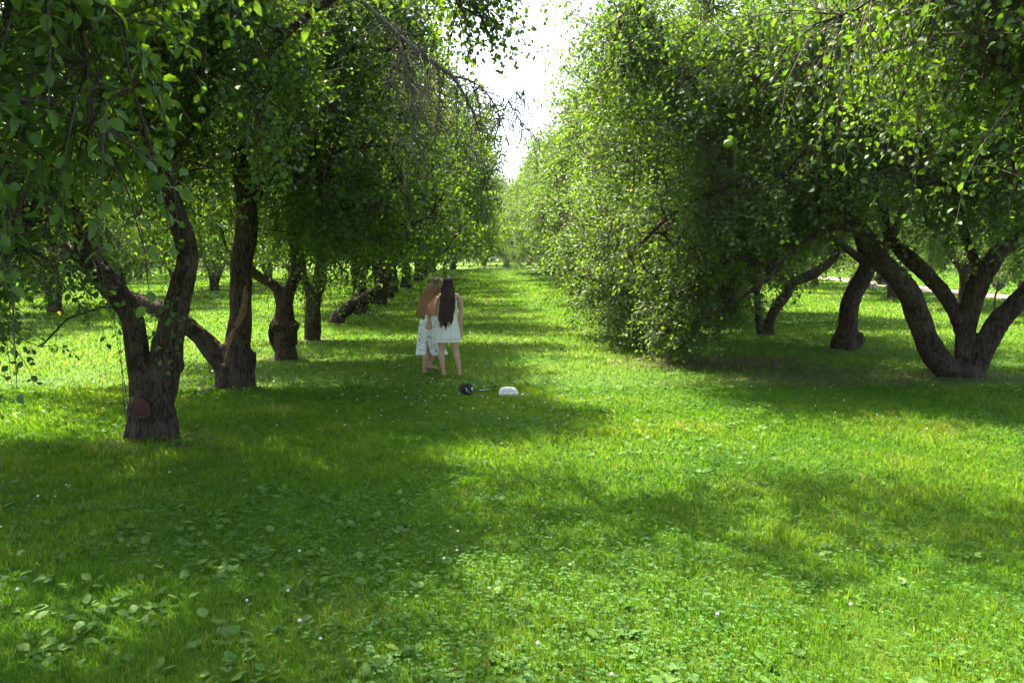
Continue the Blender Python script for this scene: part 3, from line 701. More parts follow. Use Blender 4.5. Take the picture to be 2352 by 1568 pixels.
def build_R0():
    b = np.array([6.2, 7.2, 0.0])
    L = [[(6.2, 7.2, -.2, .3), (6.2, 7.2, .5, .25), (6.1, 7.15, 1.4, .2), (5.8, 7.0, 2.4, .15), (5.3, 6.8, 3.4, .11), (4.9, 6.7, 4.6, .08), (4.7, 6.6, 5.6, .05)],
         [(5.9, 7.05, 2.1, .12), (5.0, 6.6, 3.0, .07), (4.2, 6.2, 3.5, .045), (3.2, 5.9, 3.7, .025), (2.4, 5.8, 3.55, .012)], [(6.1, 7.2, 1.8, .12), (6.8, 7.6, 3, .09), (7.3, 7.9, 4.2, .06)]]
    blobs = [((5.2, 7.0, 5.3), (3.0, 2.6, 1.7)), ((3.2, 5.9, 3.85), (1.35, .8, .5), 1.9), ((4.1, 6.2, 3.1), (.75, .7, .8), 1.6), ((4.6, 6.4, 4.2), (1.5, 1.2, 1.0), .9)]
    big_tree("apple_tree", "apple tree at the right edge with sunlit leaves and green apples reaching into the picture", b, L, blobs, 10, 7200, size=.058, tpl=T11, K=240, voxel=.03, apples=9, reject=lambda P: P[:, 2] < 2.45, group=ORCH)
build_R0()

# ------------------------------------------------------------------ the rest of the orchard: four kinds, copied
def generic(seed, limbs, blobs, twigs=5200, size=.09, zmin=.5):
    rng = np.random.default_rng(seed)
    P, Od = sample_blobs(blobs, twigs, rng)
    k = (P[:, 2] > zmin) & ((fbm(P, .85, seed, 2) + rng.random(len(P)) * .25) > .42); P, Od = P[k], Od[k]
    sel = rng.choice(len(P), 170, replace=False)
    skel, nb, tubes = grow(skel_of(limbs), P[sel], rng)
    tm = trunk_mesh("trunk", limbs, tubes, .032, rng, .014).mesh("trunk", [BARK])
    me, E = crown_mesh("crown", skel, P, Od, rng, 10, size, T6, hang=.2)
    return tm, me
GEN = [
    generic(31, [[(0, 0, -.25, .3), (0, 0, .1, .27), (.02, 0, .7, .22), (.05, .05, 1.3, .2), (.35, .1, 2.1, .15), (.5, .2, 3.2, .11), (.6, .2, 4.6, .06)], [(.03, 0, 1.1, .16), (-.45, .05, 1.8, .13), (-1.0, .1, 2.5, .1), (-1.5, .2, 3.6, .06)], [(0, 0, 1.3, .13), (.2, .7, 2.2, .1), (.3, 1.3, 3.4, .06)]],
            [((0, 0, 5.0), (3.4, 3.2, 2.4)), ((-1.9, .3, 3.3), (1.9, 1.9, 1.6), 1.1), ((1.9, -.4, 3.1), (1.9, 1.9, 1.7), 1.1), ((.2, 2, 3.1), (1.9, 1.6, 1.6), 1.1), ((2.7, .2, 1.8), (1, 1.1, .9), 1.5)]),
    generic(32, [[(0, 0, -.25, .28), (0, 0, .1, .26), (.1, 0, .6, .2), (.5, .05, 1.2, .18), (1.0, 0, 1.9, .15), (1.2, -.1, 3.0, .1), (1.2, 0, 4.4, .06)], [(.5, .05, 1.1, .14), (.35, .3, 2.0, .12), (-.1, .6, 3.1, .09), (-.5, .8, 4.4, .05)], [(.9, 0, 1.7, .1), (1.7, -.4, 2.3, .08), (2.4, -.5, 2.9, .05)]],
            [((.4, 0, 4.9), (3.3, 3.1, 2.5)), ((2.2, -.3, 3.2), (1.8, 1.9, 1.7), 1.2), ((-1.6, .5, 3.4), (1.8, 1.8, 1.6), 1.0), ((.3, -2.0, 3.2), (1.8, 1.5, 1.6), 1.0), ((-2.3, 0, 1.9), (1, 1.2, .9), 1.3)]),
    generic(33, [[(0, 0, -.25, .32), (0, 0, .1, .27), (-.03, 0, .5, .25), (-.2, 0, 1.1, .17), (-.5, .1, 1.9, .14), (-.7, .1, 3.1, .1), (-.8, .1, 4.5, .05)], [(.05, 0, .4, .18), (.35, -.05, 1.1, .15), (.8, -.1, 1.9, .12), (1.3, -.1, 3.0, .09), (1.5, -.1, 4.3, .05)], [(-.1, .05, .8, .13), (-.1, .6, 1.7, .11), (-.2, 1.2, 2.8, .08)]],
            [((.2, .2, 5.2), (3.5, 3.3, 2.5)), ((2.1, 0, 3.4), (1.9, 2, 1.7), 1.1), ((-2.1, 0, 3.3), (1.9, 1.9, 1.7), 1.1), ((-.3, 2.2, 3.3), (1.9, 1.5, 1.5), 1.0), ((-.5, -2.4, 2.3), (1.2, 1, 1.1), 1.3)]),
    generic(34, [[(0, 0, -.25, .3), (0, 0, .1, .25), (.02, 0, .7, .2), (-.05, .05, 1.3, .18), (-.25, .1, 2.1, .14), (-.3, .2, 3.2, .1), (-.3, .2, 4.6, .06)], [(0, 0, 1.1, .14), (.5, .05, 1.9, .12), (1.0, .1, 2.8, .09), (1.3, .2, 3.8, .05)]],
            [((0, 0, 5.0), (3.4, 3.2, 2.4)), ((1.9, -.3, 3.7), (1.8, 1.9, 1.4), 1.1), ((-1.9, .4, 3.7), (1.8, 1.9, 1.4), 1.1), ((.2, 2, 3.7), (1.8, 1.6, 1.3), 1.0)], zmin=1.7, twigs=3900),
]
NUM = "first second third fourth fifth sixth seventh eighth ninth tenth eleventh twelfth thirteenth fourteenth fifteenth sixteenth seventeenth eighteenth nineteenth twentieth".split()
rg = random.Random(77)
def copy_tree(kind, x, y, rz, s, label, group):
    t, c = GEN[kind]
    r = empty("apple_tree", (x, y, float(gz(y))), label, "tree", group, rz); r.scale = (s[0], s[1], s[2])
    link("trunk", t, r); link("crown", c, r)
    return r
def row(xs, ys, label, group, sx=1.0, sz=1.0, jit=.5, kinds=(0, 1, 2), skip=(), sy=.8, zv=.16):
    n = 0
    for i, y in enumerate(ys):
        if i in skip: continue
        x = xs(y) + (rg.random() - .5) * jit; s = sx * (.92 + .18 * rg.random())
        copy_tree(rg.choice(kinds), x, y + (rg.random() - .5) * jit, rg.choice((0, math.pi)) + (rg.random() - .5) * .5, (s, s * sy, sz * (1.01 - zv / 2 + zv * rg.random())), label % NUM[n], group); n += 1
row(lambda y: -5.3 - (y - 28) * .042, [28.6 + 4.6 * i for i in range(12)], "leafy apple tree %s behind the leaning trunk in the row left of the alley", "apple trees further along the left row", 1.3, 1.1, kinds=(3,), sy=.62)
row(lambda y: 6.1 - (y - 22) * .052, [25.4 + 4.5 * i for i in range(13)], "leafy apple tree %s behind the slim pale trunk in the row right of the alley", "apple trees further along the right row", 1.18, 1.1, sy=.72, zv=.35)
row(lambda y: -15.6, [13 + 5.2 * i for i in range(10)], "shaded apple tree, %s from the front in the second row to the left", "apple trees in the second row to the left", .98)
row(lambda y: -26.5, [24 + 6 * i for i in range(8)], "distant apple tree, %s from the front in the third row to the left", "apple trees in the third row to the left", 1.0)
row(lambda y: 17.2, [21 + 5.4 * i for i in range(10)], "apple tree on the right, %s from the front in the row before the path", "apple trees in the row before the path", .95, .98)
row(lambda y: 37.0 + (y - 40) * .12, [40 + 7 * i for i in range(9)], "apple tree beyond the pale path, %s from the front", "apple trees beyond the path", 1.1)
# two trees across the far end of the alley
copy_tree(0, -5.9, 84, 1.0, (1.5, 1.2, 1.5), "apple tree closing the far end of the alley, left of centre", "apple trees closing the alley")
copy_tree(2, -.6, 92, 2.4, (1.6, 1.2, 1.45), "apple tree closing the far end of the alley, right of centre", "apple trees closing the alley")

copy_tree(1, -3.4, 101, .4, (1.5, 1.1, .85), 'low apple tree behind the two that close the alley, left', 'apple trees closing the alley')
copy_tree(0, 2.2, 103, 2.9, (1.5, 1.1, .85), 'low apple tree behind the two that close the alley, right', 'apple trees closing the alley')
# far-off wood that closes the view between the rows
def far_wood():
    rng = np.random.default_rng(55); mb = MB(); n = 26000
    ang = (rng.random(n) - .5) * R(112); rad = 118 + 22 * rng.random(n)
    x, y = np.sin(ang) * rad, np.cos(ang) * rad
    top = 6.5 + 3.5 * fbm(np.stack([ang * 60, 0 * ang, 0 * ang], 1), .5, 3, 3)
    z = gz(y) + top * rng.random(n) ** .8
    place_leaves(mb, np.stack([x, y, z], 1), rng.normal(size=(n, 3)), rng.normal(size=(n, 3)) * .7 + [0, -.3, .8], .7 + .6 * rng.random(n), T6, rng.random(n) * .9, rng)
    tag(link("far_wood", mb.mesh("far_wood", [LEAF])), kind="stuff")
far_wood()

# ------------------------------------------------------------------ grass, clover, plantain
def scatter(n, y0, y1, rng, power, wide=1.62, extra=.8):
    """points with density ~ y^-power inside the view and a margin"""
    e = 2 - power
    y = (y0 ** e + rng.random(n) * (y1 ** e - y0 ** e)) ** (1 / e)
    x = (rng.random(n) - .5) * (wide * y + 2 * extra)
    return x, y
def grass():
    rng = np.random.default_rng(5); mb = MB()
    for n, y0, y1, pw in ((400000, 2.6, 12, 1.15), (330000, 12, 85, 1.35)):
        x, y = scatter(n, y0, y1, rng, pw)
        p2 = np.stack([x, y, 0 * x], 1)
        cl = fbm(p2, 1.1, 9); cl2 = vnoise(p2, 5.5, 12)
        keep = rng.random(n) > bare_mask(x, y) * (.25 + .9 * vnoise(p2, 4.0, 61)); x, y, p2, cl, cl2 = x[keep], y[keep], p2[keep], cl[keep], cl2[keep]; n = len(x)
        h = (.028 + .03 * rng.random(n)) * (.55 + .9 * cl2) * (1 + .5 * (cl - .5)) * (1 + np.clip((y - 10) / 40, 0, .6) - np.clip((y - 50) / 50, 0, .7)) + (rng.random(n) < .012) * .05
        w = np.maximum(.0021, .0006 * y) * (.7 + .6 * rng.random(n))
        az = rng.random(n) * 6.283; lean = (.15 + .75 * rng.random(n)) * h
        d = np.stack([np.cos(az), np.sin(az), 0 * az], 1); sd = np.stack([-np.sin(az + .6), np.cos(az + .6), 0 * az], 1)
        zz = gz(y) + (fbm(p2, .9, 5) - .5) * .05 - .006
        b = np.stack([x, y, zz], 1); up = np.array([0, 0, 1.0])
        m = b + d * lean[:, None] * .35 + up * h[:, None] * .6; t = b + d * lean[:, None] * 1.15 + up * h[:, None]
        V = np.stack([b - sd * w[:, None], b + sd * w[:, None], m + sd * w[:, None] * .8, m - sd * w[:, None] * .8, t], 1)
        rnd = np.clip(.12 + .5 * rng.random(n) + 1.0 * (cl - .5) + .3 * (cl2 - .5) + (rng.random(n) < .09) * .45, 0, 1)
        mb.inst(V, [(0, 1, 2, 3), (3, 2, 4)], 0, rnd)
    tag(link("grass", mb.mesh("grass", [GRASS])), kind="stuff")
grass()
def clover():
    rng = np.random.default_rng(6); mb = MB(); n = 60000
    x, y = scatter(n, 2.6, 13, rng, 1.3); p2 = np.stack([x, y, 0 * x], 1)
    k = (fbm(p2, .55, 41) + (rng.random(n) - .5) * .22 > .51) & (bare_mask(x, y) < .3); x, y = x[k], y[k]; n = len(x); p2 = p2[k]
    h = .028 + .035 * rng.random(n); zz = gz(y) + (fbm(p2, .9, 5) - .5) * .05
    c = np.stack([x, y, zz + h], 1); nn = nrm(np.stack([rng.normal(size=n) * .35, rng.normal(size=n) * .35, np.ones(n)], 1)); a0 = rng.random(n) * 6.283
    tv = np.array([[0, 0, 0], [.45, .42, .05], [.92, .38, .02], [.86, 0, -.02], [.92, -.38, .02], [.45, -.42, .05]]); tp = (tv, [(0, 1, 2, 3), (0, 3, 4, 5)])
    sz = (.009 + .007 * rng.random(n)) * np.maximum(1, y / 8); r0 = rng.random(n)
    for i in range(3):
        a = a0 + i * 2.094; A = np.stack([np.cos(a), np.sin(a), .1 + 0 * a], 1)
        place_leaves(mb, c, A, nn + 0, sz, tp, np.clip(r0 + (rng.random(n) - .5) * .2, 0, 1), rng)
    tag(link("clover", mb.mesh("clover", [CLOVER])), kind="stuff")
    # flower heads
    mb = MB(); n = 5200
    x, y = scatter(n, 3.2, 42, rng, .75); p2 = np.stack([x, y, 0 * x], 1)
    k = (fbm(p2, .5, 71, 2) + (rng.random(n) - .5) * .16 > .58) & (bare_mask(x, y) < .3) & ((y > 9) | (rng.random(n) < .35)); x, y = x[k], y[k]; n = len(x); p2 = p2[k]
    zz = gz(y) + .055 + .03 * rng.random(n)
    tmp = MB(); ball(tmp, (0, 0, 0), (1, 1, .85), seg=7, rings=5); tv = tmp.v[0]; tf = []
    i = 0
    fl = np.concatenate([np.atleast_1d(l) for l in tmp.l])
    for t in np.concatenate(tmp.t): tf.append(tuple(fl[i:i + t])); i += t
    tv = tv * (1 + .25 * ((np.arange(len(tv)) % 2) - .5))[:, None]
    s = (.0065 + .0035 * rng.random(n)) * np.maximum(1, y / 14)
    V = np.stack([x, y, zz], 1)[:, None] + tv[None] * s[:, None, None]
    mb.inst(V, tf, 0, rng.random(n))
    st = np.array([[-.0012, 0, 0], [.0012, 0, 0], [.001, 0, 1], [-.001, 0, 1.0]])
    V = np.stack([x, y, gz(y)], 1)[:, None] + st[None] * np.stack([1 + 0 * x, 1 + 0 * x, zz - gz(y)], 1)[:, None]
    mb.inst(V, [(0, 1, 2, 3)], 1, rng.random(n))
    tag(link("clover_flowers", mb.mesh("clover_flowers", [PETAL, GRASS], False)), kind="stuff")
clover()
def plantain():
    rng = np.random.default_rng(7); mb = MB(); n = 2900
    x, y = scatter(n, 2.7, 12.5, rng, 1.0); p2 = np.stack([x, y, 0 * x], 1)
    k = (fbm(p2, .4, 52) + (rng.random(n) - .5) * .3 + np.clip((1.0 - x) * .035, -.1, .12) > .52) & (bare_mask(x, y) < .4); x, y = x[k], y[k]; n = len(x)
    tv, tf = T11; tv = tv.copy(); tv[:, 1] *= 1.0; tv[:, 2] = tv[:, 2] * .5
    for i in range(5):
        kk = rng.random(n) < .72; m = kk.sum()
        a = rng.random(m) * 6.283; el = .1 + .4 * rng.random(m)
        A = np.stack([np.cos(a) * np.cos(el), np.sin(a) * np.cos(el), np.sin(el)], 1)
        O = np.stack([x[kk], y[kk], gz(y[kk]) + .008], 1) + A * .025
        sz = .036 + .04 * rng.random(m) ** 1.3
        place_leaves(mb, O, A, np.array([[0, 0, 1.0]]) + rng.normal(size=(m, 3)) * .2, sz, (tv, tf), rng.random(m), rng, 1.05)
    tag(link("plantain_leaves", mb.mesh("plantain_leaves", [BROAD])), kind="stuff")
    # dry leaves on the worn soil
    mb = MB(); n = 5000
    x = BOUGH[0] - 1.5 + rng.random(n) * 9; y = BOUGH[1] - 2.5 + rng.random(n) * 5
    k = rng.random(n) < bare_mask(x, y) * .8; x, y = x[k], y[k]; n = len(x)
    place_leaves(mb, np.stack([x, y, .012 + .02 * rng.random(n)], 1), rng.normal(size=(n, 3)) * [1, 1, .15], rng.normal(size=(n, 3)) * .3 + [0, 0, 1], .03 + .03 * rng.random(n), T6, rng.random(n), rng)
    tag(link("fallen_leaves", mb.mesh("fallen_leaves", [DRYLEAF])), kind="stuff")
plantain()

# ------------------------------------------------------------------ the two women
def skin_mat(): return plain("skin", (.50, .29, .195), .5, .35, noise=.08, nscale=12)
SKIN = skin_mat()
EYE_M = plain("eye_white", (.7, .68, .65), .2, .5)
def hair_mat(name, root_c, tip_c):
    m, nt, N, L, out = nodes(name)
    at = N("ShaderNodeAttribute", attribute_name="rnd"); r = ramp(N, [(.0, root_c), (.45, tuple((a + b) / 2 for a, b in zip(root_c, tip_c))), (1, tip_c)]); L(at.outputs["Fac"], r.inputs[0])
    p = N("ShaderNodeBsdfPrincipled", i={"Roughness": .5, "Specular IOR Level": .25}); L(r.outputs[0], p.inputs["Base Color"]); L(p.outputs[0], out.inputs[0]); return m
def strand(mb, pts, r0, r1, wave, ph, rng, k=5, v0=0, v1=1):
    c = catmull(np.array(pts), .035); n = len(c); t = np.linspace(0, 1, n)
    w = wave * np.clip(t * 1.6 - .3, 0, 1)
    c = c + np.stack([np.sin(t * 34 + ph) * w, np.cos(t * 29 + ph * 1.7) * w * .6, 0 * t], 1)
    i0 = mb.n; tube(mb, c, np.interp(t, [0, .3, .85, 1], [r0, r0, r0 * .75, r1]), k)
    mb.r[-1] = np.repeat(np.linspace(v0, v1, n), k) + (rng.random() - .5) * .6
def hand(mb, wrist, d, palm_n, s=1.0, curl=.9, thumb=1):
    """palm, four fingers of unequal length and a thumb; d points along the hand, palm_n out of the palm"""
    w = np.array(wrist, float); d = nrm(np.array(d, float)); pn = np.array(palm_n, float); pn = nrm(pn - d * pn.dot(d)); sd = np.cross(d, pn)
    tube(mb, [w, w + d * .03 * s, w + d * .06 * s, w + d * .085 * s], np.array([.02, .026, .03, .026]) * s, 10)
    for o in (-.018, .018): tube(mb, [w + d * .02 * s + sd * o * s, w + d * .082 * s + sd * o * 1.35 * s], [.014 * s, .013 * s], 8)
    for i, (o, l) in enumerate(((-.03, .066), (-.01, .076), (.01, .071), (.029, .055))):
        p = w + d * .08 * s + sd * o * s; pts = [p]; a = .25
        for q in (.45, .32, .23):
            dd = d * math.cos(a) + pn * math.sin(a); p = p + dd * l * q * s; pts.append(p); a += curl * .75
        tube(mb, pts, np.array([.0095, .009, .0082, .007]) * s, 8); ball(mb, pts[-1], .0072 * s, seg=8, rings=6)
    b = w + d * .028 * s - sd * .026 * s * thumb
    tube(mb, [b, b + (d * .5 - sd * thumb * .8 + pn * .3) * .034 * s, b + (d * 1.1 - sd * thumb * .85 + pn * .7) * .052 * s], np.array([.012, .0105, .008]) * s, 8)
def head(mb, c, f, up):
    """skull, jaw, nose, brow, lips and ears; f = where the face looks"""
    c = np.array(c, float); f = nrm(np.array(f, float)); up = np.array(up, float); up = nrm(up - f * up.dot(f)); r = np.cross(f, up)
    M = np.stack([r, f, up], 1); at = lambda x, y, z: c + M @ np.array([x, y, z])
    ball(mb, c + up * .015, (.072, .09, .088), M, 18, 12); ball(mb, at(0, .03, -.045), (.055, .062, .065), M, 16, 10); ball(mb, at(0, .062, -.085), (.026, .025, .02), M)
    tube(mb, [at(0, .09, .0), at(0, .103, -.03), at(0, .094, -.036)], [.007, .012, .008], 8)
    for s in (-1, 1):
        ball(mb, at(s * .073, -.005, -.015), (.008, .02, .03), M, 10, 8); ball(mb, at(s * .03, .08, .018), (.022, .01, .006), M, 10, 6)
    ball(mb, at(0, .09, -.058), (.022, .008, .006), M, 10, 6); ball(mb, at(0, .088, -.067), (.019, .008, .006), M, 10, 6)
    return at
def fused(mb, voxel, name, mats, parent):
    v, fl, ft, n = remesh(mb, voxel, 3, .5); o = MB(); add_raw(o, v, fl, ft); return link(name, o.mesh(name, mats), parent)
def cloth_rings(rows, n, gap=None, fold=9, famp=.015, hem=None, depth=.66, ph=0):
    """rows: (z, centre x, centre y, half width); an open tube of cloth, with a slit when gap(z) > 0 (radians, at the camera side)"""
    rows = np.array(rows); dense = catmull(rows, .025); V = []
    z0, z1 = dense[0, 0], dense[-1, 0]
    return dense
def dress_mesh(mb, rows, n=96, fold=9, famp=.016, depth=.66, slit=None, scallop=0, ph=0.0, thick=.003):
    D = catmull(np.array(rows, float)[:, [1, 2, 0, 3]], .02); m = len(D); t = np.linspace(0, 1, m)
    rings = []
    for layer in (0, thick):
        G = []
        for i, (x, y, z, w) in enumerate(D):
            g = slit(z) if slit else 0.0
            a = np.linspace(-math.pi / 2 + g, 1.5 * math.pi - g, n + 1)
            a0 = slit.angle if slit else 0
            a = a + a0
            r = w * (1 + (famp / .2) * t[i] ** 1.3 * (np.sin(fold * a + ph) + .45 * np.sin((2 * fold - 3) * a + 1.3))) - layer
            zz = z - scallop * np.abs(np.sin(a * 15)) * np.clip((t[i] - .9) * 10, 0, 1)
            G.append(np.stack([x + r * np.cos(a), y + r * depth * np.sin(a), zz + 0 * a], 1))
        rings.append(np.array(G))
    k = n + 1
    v = np.concatenate([rings[0].reshape(-1, 3), rings[1].reshape(-1, 3)]); o = m * k
    f = []
    for i in range(m - 1):
        for j in range(n):
            q = (i * k + j, i * k + j + 1, (i + 1) * k + j + 1, (i + 1) * k + j); f.append(q[::-1]); f.append(tuple(x + o for x in q))
    for j in range(n): b = (m - 1) * k + j; f.append((b, b + 1, b + 1 + o, b + o))
    if slit:
        for i in range(m - 1):
            f.append((i * k, (i + 1) * k, (i + 1) * k + o, i * k + o)); b = i * k + n; f.append((b, b + o, b + k + o, b + k))
    mb.add(v, f)
def lace_mat():
    m, nt, N, L, out = nodes("white_lace")
    tc = N("ShaderNodeTexCoord"); sp = N("ShaderNodeSeparateXYZ"); L(tc.outputs["Object"], sp.inputs[0])
    vo = N("ShaderNodeTexVoronoi", i={"Scale": 110}); L(tc.outputs["Object"], vo.inputs["Vector"])
    s1 = N("ShaderNodeMath", operation='SUBTRACT', i={1: .588}); L(sp.outputs[2], s1.inputs[0]); ab = N("ShaderNodeMath", operation='ABSOLUTE'); L(s1.outputs[0], ab.inputs[0])
    lt = N("ShaderNodeMath", operation='LESS_THAN', i={1: .0065}); L(ab.outputs[0], lt.inputs[0])
    mx_ = N("ShaderNodeMath", operation='MULTIPLY', i={1: 170}); L(sp.outputs[0], mx_.inputs[0]); sn = N("ShaderNodeMath", operation='SINE'); L(mx_.outputs[0], sn.inputs[0])
    gt = N("ShaderNodeMath", operation='GREATER_THAN', i={1: -.3}); L(sn.outputs[0], gt.inputs[0]); mu = N("ShaderNodeMath", operation='MULTIPLY'); L(lt.outputs[0], mu.inputs[0]); L(gt.outputs[0], mu.inputs[1])
    lz = N("ShaderNodeMath", operation='LESS_THAN', i={1: .635}); L(sp.outputs[2], lz.inputs[0])
    vt = N("ShaderNodeMath", operation='LESS_THAN', i={1: .32}); L(vo.outputs["Distance"], vt.inputs[0]); v2 = N("ShaderNodeMath", operation='MULTIPLY'); L(vt.outputs[0], v2.inputs[0]); L(lz.outputs[0], v2.inputs[1])
    v3 = N("ShaderNodeMath", operation='MULTIPLY', i={1: .3}); L(v2.outputs[0], v3.inputs[0]); mm = N("ShaderNodeMath", operation='MAXIMUM'); L(mu.outputs[0], mm.inputs[0]); L(v3.outputs[0], mm.inputs[1])
    mx = N("ShaderNodeMix", data_type='RGBA'); L(mm.outputs[0], mx.inputs[0]); mx.inputs[6].default_value = (.84, .82, .76, 1); mx.inputs[7].default_value = (.36, .33, .27, 1)
    p = N("ShaderNodeBsdfPrincipled", i={"Roughness": .85, "Specular IOR Level": .2}); L(mx.outputs[2], p.inputs["Base Color"])
    t = N("ShaderNodeBsdfTranslucent"); t.inputs[0].default_value = (.7, .68, .6, 1); ms = N("ShaderNodeMixShader", i={0: .22}); L(p.outputs[0], ms.inputs[1]); L(t.outputs[0], ms.inputs[2]); L(ms.outputs[0], out.inputs[0]); return m
def floral_mat():
    m, nt, N, L, out = nodes("floral_print")
    tc = N("ShaderNodeTexCoord"); nz = N("ShaderNodeTexNoise", i={"Scale": 30, "Detail": 2}); L(tc.outputs["Object"], nz.inputs["Vector"])
    ad = N("ShaderNodeMix", data_type='RGBA', i={0: .06}); L(tc.outputs["Object"], ad.inputs[6]); L(nz.outputs["Color"], ad.inputs[7])
    cur = (.82, .83, .81, 1); prev = None
    for sc_, th, c in ((26, .30, (.10, .17, .24)), (34, .26, (.25, .30, .33)), (21, .17, (.22, .13, .09)), (40, .2, (.045, .06, .08))):
        v = N("ShaderNodeTexVoronoi", i={"Scale": sc_}); L(ad.outputs[2], v.inputs["Vector"])
        sx = N("ShaderNodeSeparateColor"); L(v.outputs["Color"], sx.inputs[0])
        g = N("ShaderNodeMath", operation='GREATER_THAN', i={1: .45}); L(sx.outputs[0], g.inputs[0])
        l = N("ShaderNodeMath", operation='LESS_THAN', i={1: th}); L(v.outputs["Distance"], l.inputs[0]); mu = N("ShaderNodeMath", operation='MULTIPLY'); L(g.outputs[0], mu.inputs[0]); L(l.outputs[0], mu.inputs[1])
        mx = N("ShaderNodeMix", data_type='RGBA'); L(mu.outputs[0], mx.inputs[0]); mx.inputs[7].default_value = (*c, 1)
        if prev is None: mx.inputs[6].default_value = cur
        else: L(prev, mx.inputs[6])
        prev = mx.outputs[2]
    p = N("ShaderNodeBsdfPrincipled", i={"Roughness": .8, "Specular IOR Level": .2}); L(prev, p.inputs["Base Color"]); L(p.outputs[0], out.inputs[0]); return m

def woman_white():
    g = GD(1034.9, 861.0); s = .06888 * g[1] / F
    root = empty("person", g, "woman with long dark wavy hair in a short white lace dress, barefoot, seen from behind", "person")
    q = lambda cx, cy, y=0.0: np.array([(cx - 560) * s, y, (1492 - cy) * s])
    mb = MB()
    tube(mb, [q(525, 880), q(525, 820), q(525, 740), q(526, 640), q(528, 540), q(530, 430), q(532, 360)], [.10, .135, .13, .10, .105, .12, .085], 18)
    tube(mb, [q(405, 348), q(470, 335), q(540, 325), q(620, 332), q(688, 345)], [.045, .056, .06, .056, .045], 14)
    tube(mb, [q(533, 340), q(533, 285, .0), q(532, 225, .01)], [.062, .047, .048], 14)
    A = head(mb, q(530, 158, .01), (.05, 1, -.18), (-.06, .1, 1))
    tube(mb, [q(690, 346), q(712, 420), q(722, 500), q(716, 640, -.015), q(712, 745, .0), q(716, 838, .03)], [.044, .043, .04, .034, .033, .022], 12)
    hand(mb, q(716, 836, .03), (.12, .15, -1), (-.75, .65, 0), 1.0, .95, 1)
    tube(mb, [q(402, 350), q(365, 450, .0), q(338, 605, .02), q(375, 560, .12), q(440, 470, .26)], [.043, .04, .034, .032, .021], 12)
    hand(mb, q(440, 470, .26), (.5, .4, .7), (.4, .2, .3), .95, .8, -1)
    for X in ((455, 850, 442, 1000, 436, 1115, 431, 1215, 447, 1350, 458, 1440), (600, 850, 617, 1000, 633, 1115, 652, 1215, 680, 1350, 693, 1440)):
        tube(mb, [q(X[0], X[1]), q(X[2], X[3]), q(X[4], X[5], .005), q(X[6], X[7], -.018), q(X[8], X[9], -.01), q(X[10], X[11], 0), q(X[10], 1470, 0)], [.082, .072, .051, .053, .035, .029, .03], 14)
        h = q(X[10], 1474, 0)
        ball(mb, h + [0, -.02, -.006], (.029, .032, .026)); tube(mb, [h + [0, -.01, 0], h + [.004, .06, -.002], h + [.006, .12, -.008]], [.03, .03, .026], 10)
        for i, (o, l) in enumerate(((-.022, .04), (-.009, .036), (.003, .032), (.014, .028), (.024, .022))): tube(mb, [h + [.006 + o, .12, -.01], h + [.006 + o * 1.1, .12 + l, -.016]], [.0105, .008], 7)
    fused(mb, .0075, "body", [SKIN], root)
    for sx in (-1, 1):
        e = MB(); ball(e, A(sx * .029, .076, .0), .0125); link("eye", e.mesh("eye", [EYE_M]), root)
    mb = MB(); rows = [((1492 - cy) * s, (c - 560) * s, 0.0, w * s) for cy, c, w in ((395, 532, 128), (430, 532, 132), (520, 529, 134), (640, 524, 142), (760, 516, 168), (880, 508, 192), (990, 500, 212))]
    dress_mesh(mb, rows, 150, 10, .011, .72, None, .010)
    for a, b in ((q(450, 400, -.1), q(440, 345, -.03)), (q(640, 400, -.1), q(642, 340, -.03))): tube(mb, [a, (a + b) / 2 + [0, -.025, 0], b + [0, 0, .012], b + [0, .05, -.02], a + [0, .19, 0]], .008, 6)
    link("dress", mb.mesh("dress", [lace_mat()]), root)
    rng = np.random.default_rng(3); mb = MB(); hc = q(530, 150, .01)
    ball(mb, hc + [0, -.012, .016], (.085, .097, .092), None, 20, 14, rnd=.1)
    for i in range(300):
        u = rng.random() * 2 - 1; ph = rng.random(); lay = rng.random()
        a = u * 1.75; el = 1.45 - ph * 1.0
        r0 = hc + np.array([math.sin(a) * math.cos(el) * .086, -math.cos(a) * math.cos(el) * .1, math.sin(el) * .1 + .012])
        side = np.clip(u * 1.02 + (rng.random() - .5) * .12, -1, 1)
        r1 = np.array([hc[0] + side * .09, hc[1] - .1 * math.sqrt(max(0, 1 - side * side * .75)) - .012 * lay, hc[2] - .03 - .06 * ph])
        r2 = np.array([q(535, 0)[0] + side * .106, -.115 - .03 * (1 - abs(side)) - .025 * lay, q(0, 340)[2]])
        r3 = np.array([q(525, 0)[0] + side * .110, -.135 - .03 * lay, q(0, 520)[2]])
        end = 640 + 155 * rng.random() ** .75 - abs(side + .15) * 45
        r4 = np.array([q(502, 0)[0] + side * .098 + (rng.random() - .5) * .055, -.15 - .03 * lay, q(0, end)[2]])
        lk = int((side + 1) * 3.999); lc = (lk + .5) / 4 - 1; f = .62 if lay > .25 else .2
        r4[0] = q(502, 0)[0] + (side * (1 - f) + lc * f) * .105 + .012 * math.sin(lk * 2.3); r4[2] += .035 * math.sin(lk * 3.7); r3[0] += (lc - side) * .05 * f
        strand(mb, [r0, r1, r2, r3, r4], .0072, .0015, .024, lk * 1.9 + rng.random() * .7, rng, 5, .0, .9)
    link("hair", mb.mesh("hair", [hair_mat("dark_hair", (.018, .010, .007), (.075, .040, .024))]), root)
woman_white()

